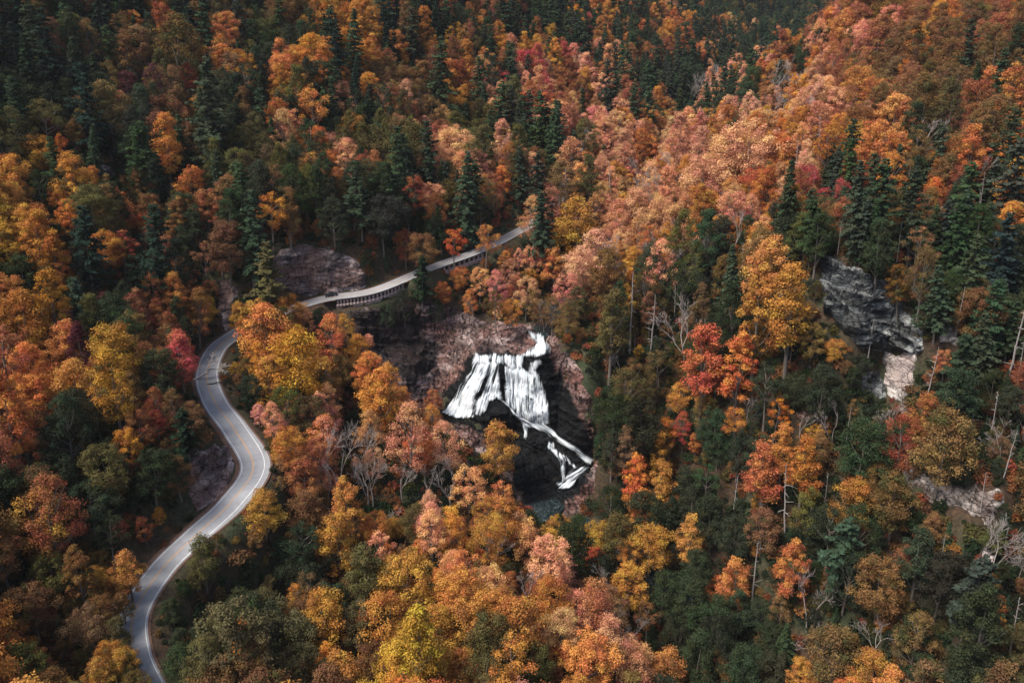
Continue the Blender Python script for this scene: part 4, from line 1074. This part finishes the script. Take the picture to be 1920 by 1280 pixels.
# young trees of the understorey
cell = 5.2
XX, YY = np.meshgrid(np.arange(-230, 260, cell), np.arange(90, 460, cell))
XX = (XX + fr.uniform(-.48, .48, XX.shape) * cell).ravel(); YY = (YY + fr.uniform(-.48, .48, YY.shape) * cell).ravel()
ZZ = Hs(XX, YY)
uu, vv, tt = proj(np.stack([XX, YY, ZZ + 4], -1))
ok = (uu > -60) & (uu < 1980) & (vv > -40) & (vv < 1380) & (poly_near(XX, YY, RC)[0] > 7) & (poly_near(XX, YY, RIV_DN)[0] > 5) & (poly_near(XX, YY, RIV_UP)[0] > 5)
for i in np.nonzero(ok)[0]:
    if np.hypot(gorge_pts[:, 0] - XX[i], gorge_pts[:, 1] - YY[i]).min() < 2.0 and fr.random() < .96: continue
    c = grid_colour(uu[i], vv[i], fr)
    if c == 'n': c = 'b'
    if c in 'oyvpc' and fr.random() < .5: c = 'dbr'[int(fr.integers(3))]
    kind = 'H' if c in 'gh' else 'RFRW'[int(fr.integers(4))]
    sc = float(fr.uniform(.26, .5))
    K_ = KIND[kind][0]
    u1, v1, t1 = proj(np.array([XX[i], YY[i], ZZ[i] + K_['hc'] * sc]))
    if blocked(u1, v1, 2 * K_['R'] * sc * F / t1, (K_['ht'] - K_['hb']) * sc * F * .9 / t1, t1) > .08: continue
    add_tree(kind, (XX[i], YY[i], ZZ[i] - 3.0 * sc), sc, c, fr)
print('trees', len(TREES), 'placed', placed)
#TAIL
# ------------------------------------------------------------------ how much of each tree shows (near ones hide far ones)
vid = np.full(mu.shape, -1, int)
order = sorted(range(len(TREES)), key=lambda i: TREES[i]['t'])
ground_t = mt
seen = np.zeros(len(TREES))
for i in order:
    t = TREES[i]
    x0, x1 = max(0, int((t['u'] - t['w'] / 2) / STEP)), int((t['u'] + t['w'] / 2) / STEP) + 1
    y0, y1 = max(0, int((t['v'] - t['h'] / 2) / STEP)), int((t['v'] + t['h'] / 2) / STEP) + 1
    if x1 <= 0 or y1 <= 0: continue
    sub = vid[y0:y1, x0:x1]
    if sub.size == 0: continue
    e = ((mu[y0:y1, x0:x1] - t['u']) / (t['w'] / 2)) ** 2 + ((mv[y0:y1, x0:x1] - t['v']) / (t['h'] / 2)) ** 2 < 1
    e &= (sub < 0) & (mt[y0:y1, x0:x1] > t['t'] - 12)
    if t['kind'] in 'KB': seen[i] = e.sum(); continue
    seen[i] = e.sum()
    sub[e] = i
CLASS = {'R': 'leaf', 'W': 'leaf', 'T': 'leaf', 'S': 'leaf', 'F': 'leaf', 'P': 'con', 'H': 'con', 'B': 'bare', 'K': 'snag'}
solo = []
LIMIT = {'leaf': 300, 'con': 300, 'bare': 300, 'snag': 60}
for cls, lim in LIMIT.items():
    ii = [i for i, t in enumerate(TREES) if CLASS[t['kind']] == cls]
    ii.sort(key=lambda i: -(seen[i] + (3 if TREES[i]['key'] and seen[i] > 0 else 0)))
    solo += [i for i in ii[:lim] if seen[i] >= 3]
solo_set = set(solo)
print('seen >=1:', {c: sum(1 for i, t in enumerate(TREES) if CLASS[t['kind']] == c and seen[i] >= 1) for c in LIMIT}, 'solo', {c: sum(1 for i in solo if CLASS[TREES[i]['kind']] == c) for c in LIMIT})

def zone(u, v, t):
    if 1150 < u < 1640 and v < 150 and t > 520: return 'on the far hillside at the valley head'
    if u > 1640 and v < 150: return 'along the top of the right hillside'
    if u > 1450:
        for lim, z in ((330, 'midway up the right hillside'), (480, 'above the dark grey cliff'), (640, 'level with the dark grey cliff'), (800, 'beside the bright pale slab'), (1000, 'around the broken pale ledge'), (1130, 'below the broken pale ledge')):
            if v < lim: return z
        return 'in the lower right corner'
    if u > 1120:
        for lim, z in ((160, 'on the dark ridge across the valley'), (300, 'in the valley upstream of the falls'), (430, 'on the pink slope behind the falls'), (560, 'uphill right of the waterfall'), (720, 'right of the waterfall crest'), (860, 'right of the lower cascade'), (980, 'right of the plunge pool'), (1120, 'downstream of the plunge pool')):
            if v < lim: return z
        return 'in the dark gorge bottom'
    if u > 800:
        for lim, z in ((110, 'on the skyline ridge above the far road'), (210, 'high above the far road'), (310, 'midway above the far road'), (420, 'just above the far road'), (520, 'beside the far road'), (640, 'between far road and falls'), (880, 'in front of the falls'), (1010, 'below the falls, near centre'), (1130, 'in the near wood below the pool')):
            if v < lim: return z
        return 'at the bottom edge below the falls'
    if u > 480:
        for lim, z in ((110, 'at the top edge over the outcrop'), (210, 'high over the rock outcrop'), (320, 'midway over the rock outcrop'), (450, 'just above the rock outcrop'), (580, 'around the car and outcrop'), (720, 'between the car and near road'), (850, 'just right of the road bend'), (980, 'downhill right of the S-bend'), (1120, 'below the S-bend')):
            if v < lim: return z
        return 'at the bottom edge below the S-bend'
    for lim, z in ((110, 'in the upper left corner'), (220, 'high on the left hillside'), (330, 'around the grey slab at left'), (440, 'below the grey slab at left'), (560, 'above the near road end'), (690, 'left of the near road end'), (820, 'left of the fallen branches'), (940, 'left of the rocky road cut'), (1060, 'beside the lower road'), (1170, 'left of the lowest road bend')):
        if v < lim: return z
    return 'in the bottom left corner'
FORM = {'R': ('round-crowned', 'tree'), 'W': ('broad-crowned', 'tree'), 'T': ('tall narrow', 'tree'), 'S': ('long-trunked', 'tree'), 'F': ('thin-crowned', 'tree'), 'P': ('layered', 'pine'), 'H': ('conical', 'conifer'), 'B': ('bare-branched', 'tree'), 'K': ('dead pale', 'trunk')}
ORD = ['first', 'second', 'third', 'fourth', 'fifth', 'sixth', 'seventh', 'eighth', 'ninth', 'tenth', 'eleventh', 'twelfth', 'thirteenth', 'fourteenth', 'fifteenth', 'sixteenth', 'seventeenth', 'eighteenth', 'nineteenth', 'twentieth']
GROUPS = {'leaf': 'autumn broadleaf trees on the gorge slopes', 'con': 'evergreen conifers on the gorge slopes', 'bare': 'leafless trees on the gorge slopes', 'snag': 'dead standing trunks'}
NAMES = {'R': 'broadleaf_tree', 'W': 'broadleaf_tree', 'T': 'broadleaf_tree', 'S': 'broadleaf_tree', 'F': 'broadleaf_tree', 'P': 'pine_tree', 'H': 'conifer_tree', 'B': 'bare_tree', 'K': 'dead_tree'}
CATS = {'R': 'tree', 'W': 'tree', 'T': 'tree', 'S': 'tree', 'F': 'tree', 'P': 'conifer', 'H': 'conifer', 'B': 'bare tree', 'K': 'dead tree'}
buckets = {}
for i in solo:
    t = TREES[i]
    z = zone(t['u'], t['v'], t['t'])
    cn = '' if t['kind'] in 'KB' else CNAME[t['c']] + ' '
    form, noun = FORM[t['kind']]
    size = 'large ' if t['w'] > 85 else ('small ' if t['w'] < 42 and t['t'] < 330 else '')
    buckets.setdefault((size + cn + form + ' ' + noun, z), []).append(i)
LABEL = {}
ROWS = ['topmost row', 'upper row', 'middle row', 'lower row', 'bottom row', 'sixth row down', 'seventh row down']
for key_, ii in list(buckets.items()):
    if len(ii) > 16:
        ii.sort(key=lambda i: TREES[i]['v'])
        nr = min(7, -(-len(ii) // 14))
        for k in range(nr): buckets[(key_[0], key_[1] + ', ' + ROWS[k])] = ii[k * len(ii) // nr:(k + 1) * len(ii) // nr]
        del buckets[key_]
for (what, z), ii in buckets.items():
    ii.sort(key=lambda i: TREES[i]['u'])
    for k, i in enumerate(ii):
        LABEL[i] = what + ' ' + z if len(ii) == 1 else (what + ' ' + z + ', ' + ('leftmost' if k == 0 else 'rightmost' if k == len(ii) - 1 else (ORD[k] + ' from left' if k < len(ii) / 2 else ORD[len(ii) - 1 - k] + ' from right')))

# ------------------------------------------------------------------ single trees
for i in solo:
    t = TREES[i]
    K_ = KIND[t['kind']][t['var']]
    root = bpy.data.objects.new(NAMES[t['kind']], None); COL.objects.link(root)
    root.empty_display_size = .5
    root.rotation_mode = 'ZYX'
    root.location = tuple(t['loc']); root.rotation_euler = (0, t['lean'], t['rot']); root.scale = (t['scale'], t['scale'], t['scale'] * t['sz'])
    tag(root, LABEL[i], CATS[t['kind']], GROUPS[CLASS[t['kind']]])
    a = bpy.data.objects.new('trunk', K_['trunk']); COL.objects.link(a); a.parent = root
    b = bpy.data.objects.new('branches' if K_.get('bare') else 'crown', K_['crown']); COL.objects.link(b); b.parent = root
    b.color = t['tint']

# ------------------------------------------------------------------ the rest of the wood and the undergrowth, as masses
def join_meshes(name, a, b, leafmat):
    va = np.empty(len(a.vertices) * 3, np.float32); a.vertices.foreach_get('co', va)
    vb = np.empty(len(b.vertices) * 3, np.float32); b.vertices.foreach_get('co', vb)
    fa = np.empty(len(a.loops), np.int32); a.loops.foreach_get('vertex_index', fa)
    fb = np.empty(len(b.loops), np.int32); b.loops.foreach_get('vertex_index', fb)
    na = len(a.vertices)
    at = {}
    for k in ('leafvar', 'clump'):
        w = np.zeros(na + len(b.vertices), np.float32)
        if k in b.attributes:
            x = np.empty(len(b.vertices), np.float32); b.attributes[k].data.foreach_get('value', x); w[na:] = x
        at[k] = w
    me = mesh_np(name, np.concatenate([va, vb]).reshape(-1, 3), np.concatenate([fa, fb + na]).reshape(-1, 4), False, at)
    me.materials.append(a.materials[0]); me.materials.append(leafmat if leafmat else b.materials[0])
    mi = np.zeros(len(me.polygons), np.int32); mi[len(a.polygons):] = 1
    me.polygons.foreach_set('material_index', mi)
    return me
def scatter(name, label, variants, idx, loc, rot, scl, tints):
    coll = bpy.data.collections.new(name + '_variants')
    for k, me in enumerate(variants):
        o = bpy.data.objects.new('%s_variant_%02d' % (name, k), me); coll.objects.link(o)
    me = bpy.data.meshes.new(name)
    n = len(loc)
    me.vertices.add(n); me.vertices.foreach_set('co', np.asarray(loc, np.float32).ravel())
    def at(nm, typ, key, val, dt=np.float32):
        x = me.attributes.new(nm, typ, 'POINT'); x.data.foreach_set(key, np.asarray(val, dt).ravel())
    at('variant', 'INT', 'value', idx, np.int32); at('spin', 'FLOAT_VECTOR', 'vector', rot); at('size', 'FLOAT', 'value', scl); at('tint', 'FLOAT_COLOR', 'color', tints)
    o = bpy.data.objects.new(name, me); COL.objects.link(o)
    ng = bpy.data.node_groups.new(name, 'GeometryNodeTree')
    ng.interface.new_socket('Geometry', in_out='INPUT', socket_type='NodeSocketGeometry'); ng.interface.new_socket('Geometry', in_out='OUTPUT', socket_type='NodeSocketGeometry')
    gi, go = ng.nodes.new('NodeGroupInput'), ng.nodes.new('NodeGroupOutput')
    ci_ = ng.nodes.new('GeometryNodeCollectionInfo'); ci_.inputs['Collection'].default_value = coll; ci_.inputs['Separate Children'].default_value = True; ci_.inputs['Reset Children'].default_value = True
    ip = ng.nodes.new('GeometryNodeInstanceOnPoints'); ip.inputs['Pick Instance'].default_value = True
    def named(nm, typ):
        x = ng.nodes.new('GeometryNodeInputNamedAttribute'); x.data_type = typ; x.inputs['Name'].default_value = nm
        return [q for q in x.outputs if q.enabled and q.name == 'Attribute'][0]
    e2r = ng.nodes.new('FunctionNodeEulerToRotation')
    L = ng.links.new
    L(gi.outputs[0], ip.inputs['Points']); L(ci_.outputs[0], ip.inputs['Instance']); L(named('variant', 'INT'), ip.inputs['Instance Index'])
    L(named('spin', 'FLOAT_VECTOR'), e2r.inputs[0]); L(e2r.outputs[0], ip.inputs['Rotation']); L(named('size', 'FLOAT'), ip.inputs['Scale']); L(ip.outputs[0], go.inputs[0])
    md = o.modifiers.new('scatter', 'NODES'); md.node_group = ng
    return tag(o, label, None, None, 'stuff')
def wood(name, label, kinds):
    vs, vi = [], {}
    for k in kinds:
        for j, d in enumerate(KIND[k]):
            vi[(k, j)] = len(vs); vs.append(join_meshes(name, d['trunk'], d['crown'], None if d.get('bare') else M_LEAF_I))
    tr = [t for i, t in enumerate(TREES) if i not in solo_set and t['kind'] in kinds]
    if not tr: return
    scatter(name, label, vs, [vi[(t['kind'], t['var'])] for t in tr], [t['loc'] for t in tr], np.array([tuple((Matrix.Rotation(t['lean'], 3, 'Y') @ Matrix.Rotation(t['rot'], 3, 'Z')).to_euler('XYZ')) for t in tr]), [t['scale'] for t in tr], [t['tint'] for t in tr])
wood('broadleaf_forest', 'dense autumn forest of orange, brown and green trees covering the slopes', 'RWTSF')
wood('conifer_forest', 'dark evergreens scattered through the forest on the slopes', 'PH')
wood('bare_forest', 'leafless grey trees scattered through the forest', 'BK')

def shrub(seed, n=420, R=1.5, h=1.6):
    r = np.random.default_rng(seed)
    d = rnd_unit(n, r); d[:, 2] = np.abs(d[:, 2])
    C = d * np.array([R, R, h]) * (.45 + .6 * r.random((n, 1))) * (1 + .35 * vnoise(d * 2.5, seed)[:, None])
    cl = np.clip(.5 + .5 * vnoise(C * .9, seed + 3), 0, 1)
    return leaves_mesh('shrub', C, d * .7 + r.normal(size=(n, 3)) * .5 + np.array([0, 0, .3]), .36 * r.uniform(.6, 1.4, n), cl, r)
shr = [shrub(1), shrub(2, 380, 1.2, 2.2), shrub(3, 420, 1.9, 1.2), shrub(4, 300, 1.3, 1.5)]
for m_ in shr: m_.materials.append(M_LEAF_I)
ur = np.random.default_rng(91)
cell = 2.5
X_, Y_ = np.meshgrid(np.arange(-230, 230, cell), np.arange(95, 420, cell))
X_ = (X_ + ur.uniform(-.5, .5, X_.shape) * cell).ravel(); Y_ = (Y_ + ur.uniform(-.5, .5, Y_.shape) * cell).ravel()
Z_ = H(X_, Y_)
us, vs_, ts = proj(np.stack([X_, Y_, Z_], -1))
dr, _, sd, _ = poly_near(X_, Y_, RC)
ok = (us > -80) & (us < 2000) & (vs_ > -50) & (vs_ < 1400) & (dr > 5.0)
for line, wd in ((RIV_UP, 6.5), (RIV_DN, 7)): ok &= poly_near(X_, Y_, line)[0] > wd
rockpolys = [GORGE, OUTCROP, BENDROCK, CUT, CLIFF, PALE, SMALLP, STREAK, LEDGE, WHITE1, WHITE2, SLAB]
onrock = np.zeros(len(X_), bool)
for p in rockpolys: onrock |= poly_dist(us, vs_, p) > -3
# rocks are seen through the clearing only where they are the first thing hit
_, th_ = hit(us, vs_)
onrock &= np.abs(th_ - ts) < 8
ok &= ~onrock | (ur.random(len(X_)) < .03)
k = np.nonzero(ok)[0]
ut = []
for i in k:
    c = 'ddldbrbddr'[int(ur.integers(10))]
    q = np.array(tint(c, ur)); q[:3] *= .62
    ut.append(q)
us_ = ur.uniform(.5, 1.9, len(k)); us_[dr[k] < 9] *= .45; us_[onrock[k]] *= .5
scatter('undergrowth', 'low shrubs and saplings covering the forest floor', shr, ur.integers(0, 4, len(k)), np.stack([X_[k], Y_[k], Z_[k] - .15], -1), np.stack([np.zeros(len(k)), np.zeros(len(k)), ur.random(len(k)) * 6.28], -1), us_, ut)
print('shrubs', len(k))

# ------------------------------------------------------------------ fallen branches across the near road
P, T = hit(np.array([371.0]), np.array([712.0]))
ft = bpy.data.objects.new('fallen_tree', None); COL.objects.link(ft)
ft.location = tuple(P[0] + np.array([0, 0, .6])); ft.scale = (.85,) * 3
ft.rotation_mode = 'ZYX'
ft.rotation_euler = (math.radians(-14), math.radians(64), 1.2)
tag(ft, 'bleached fallen tree leaning its bare branches over the near road', 'fallen tree')
M_BONE = bark_material('weathered_wood', (.34, .30, .27), (.60, .56, .52))
fb = bare(75, 16, .75, 5, 2.4)
for nm, me in (('trunk', fb['trunk']), ('branches', fb['crown'])):
    link(nm, me, M_BONE, ft)
P, T = hit(np.array([394.0]), np.array([722.0]))
fh = bpy.data.objects.new('fallen_branch', None); COL.objects.link(fh)
fh.location = tuple(P[0] + np.array([0, 0, .35])); fh.scale = (.55, .55, .62); fh.rotation_mode = 'ZYX'
fh.rotation_euler = (math.radians(6), math.radians(82), .4)
tag(fh, 'dark heap of fallen twigs lying on the near road under the bleached tree', 'fallen branch')
fb = bare(76, 13, .95, 5, 2.2)
M_DARKWOOD = bark_material('rotten_wood', (.015, .012, .011), (.05, .04, .035))
for nm, me in (('stem', fb['trunk']), ('twigs', fb['crown'])): link(nm, me, M_DARKWOOD, fh)

# ------------------------------------------------------------------ the air of the valley
zlo, zhi = float(AZ.min()) - 1.0, max(float(AZ.max()), 0.0) + 40.0
mb = MB(); mb.box((0, 700, (zlo + zhi) / 2), (3900, 3900, zhi - zlo))
s = NT('valley_air')
pv_ = s.n('ShaderNodeVolumePrincipled')
pv_.inputs['Color'].default_value = (.90, .92, .95, 1)
pv_.inputs['Density'].default_value = 0.00004
pv_.inputs['Anisotropy'].default_value = .2
s.l(pv_.outputs[0], s.out.inputs['Volume'])
tag(link('haze', mb.mesh('haze'), s.m), 'thin pale haze filling the valley', None, None, 'stuff')
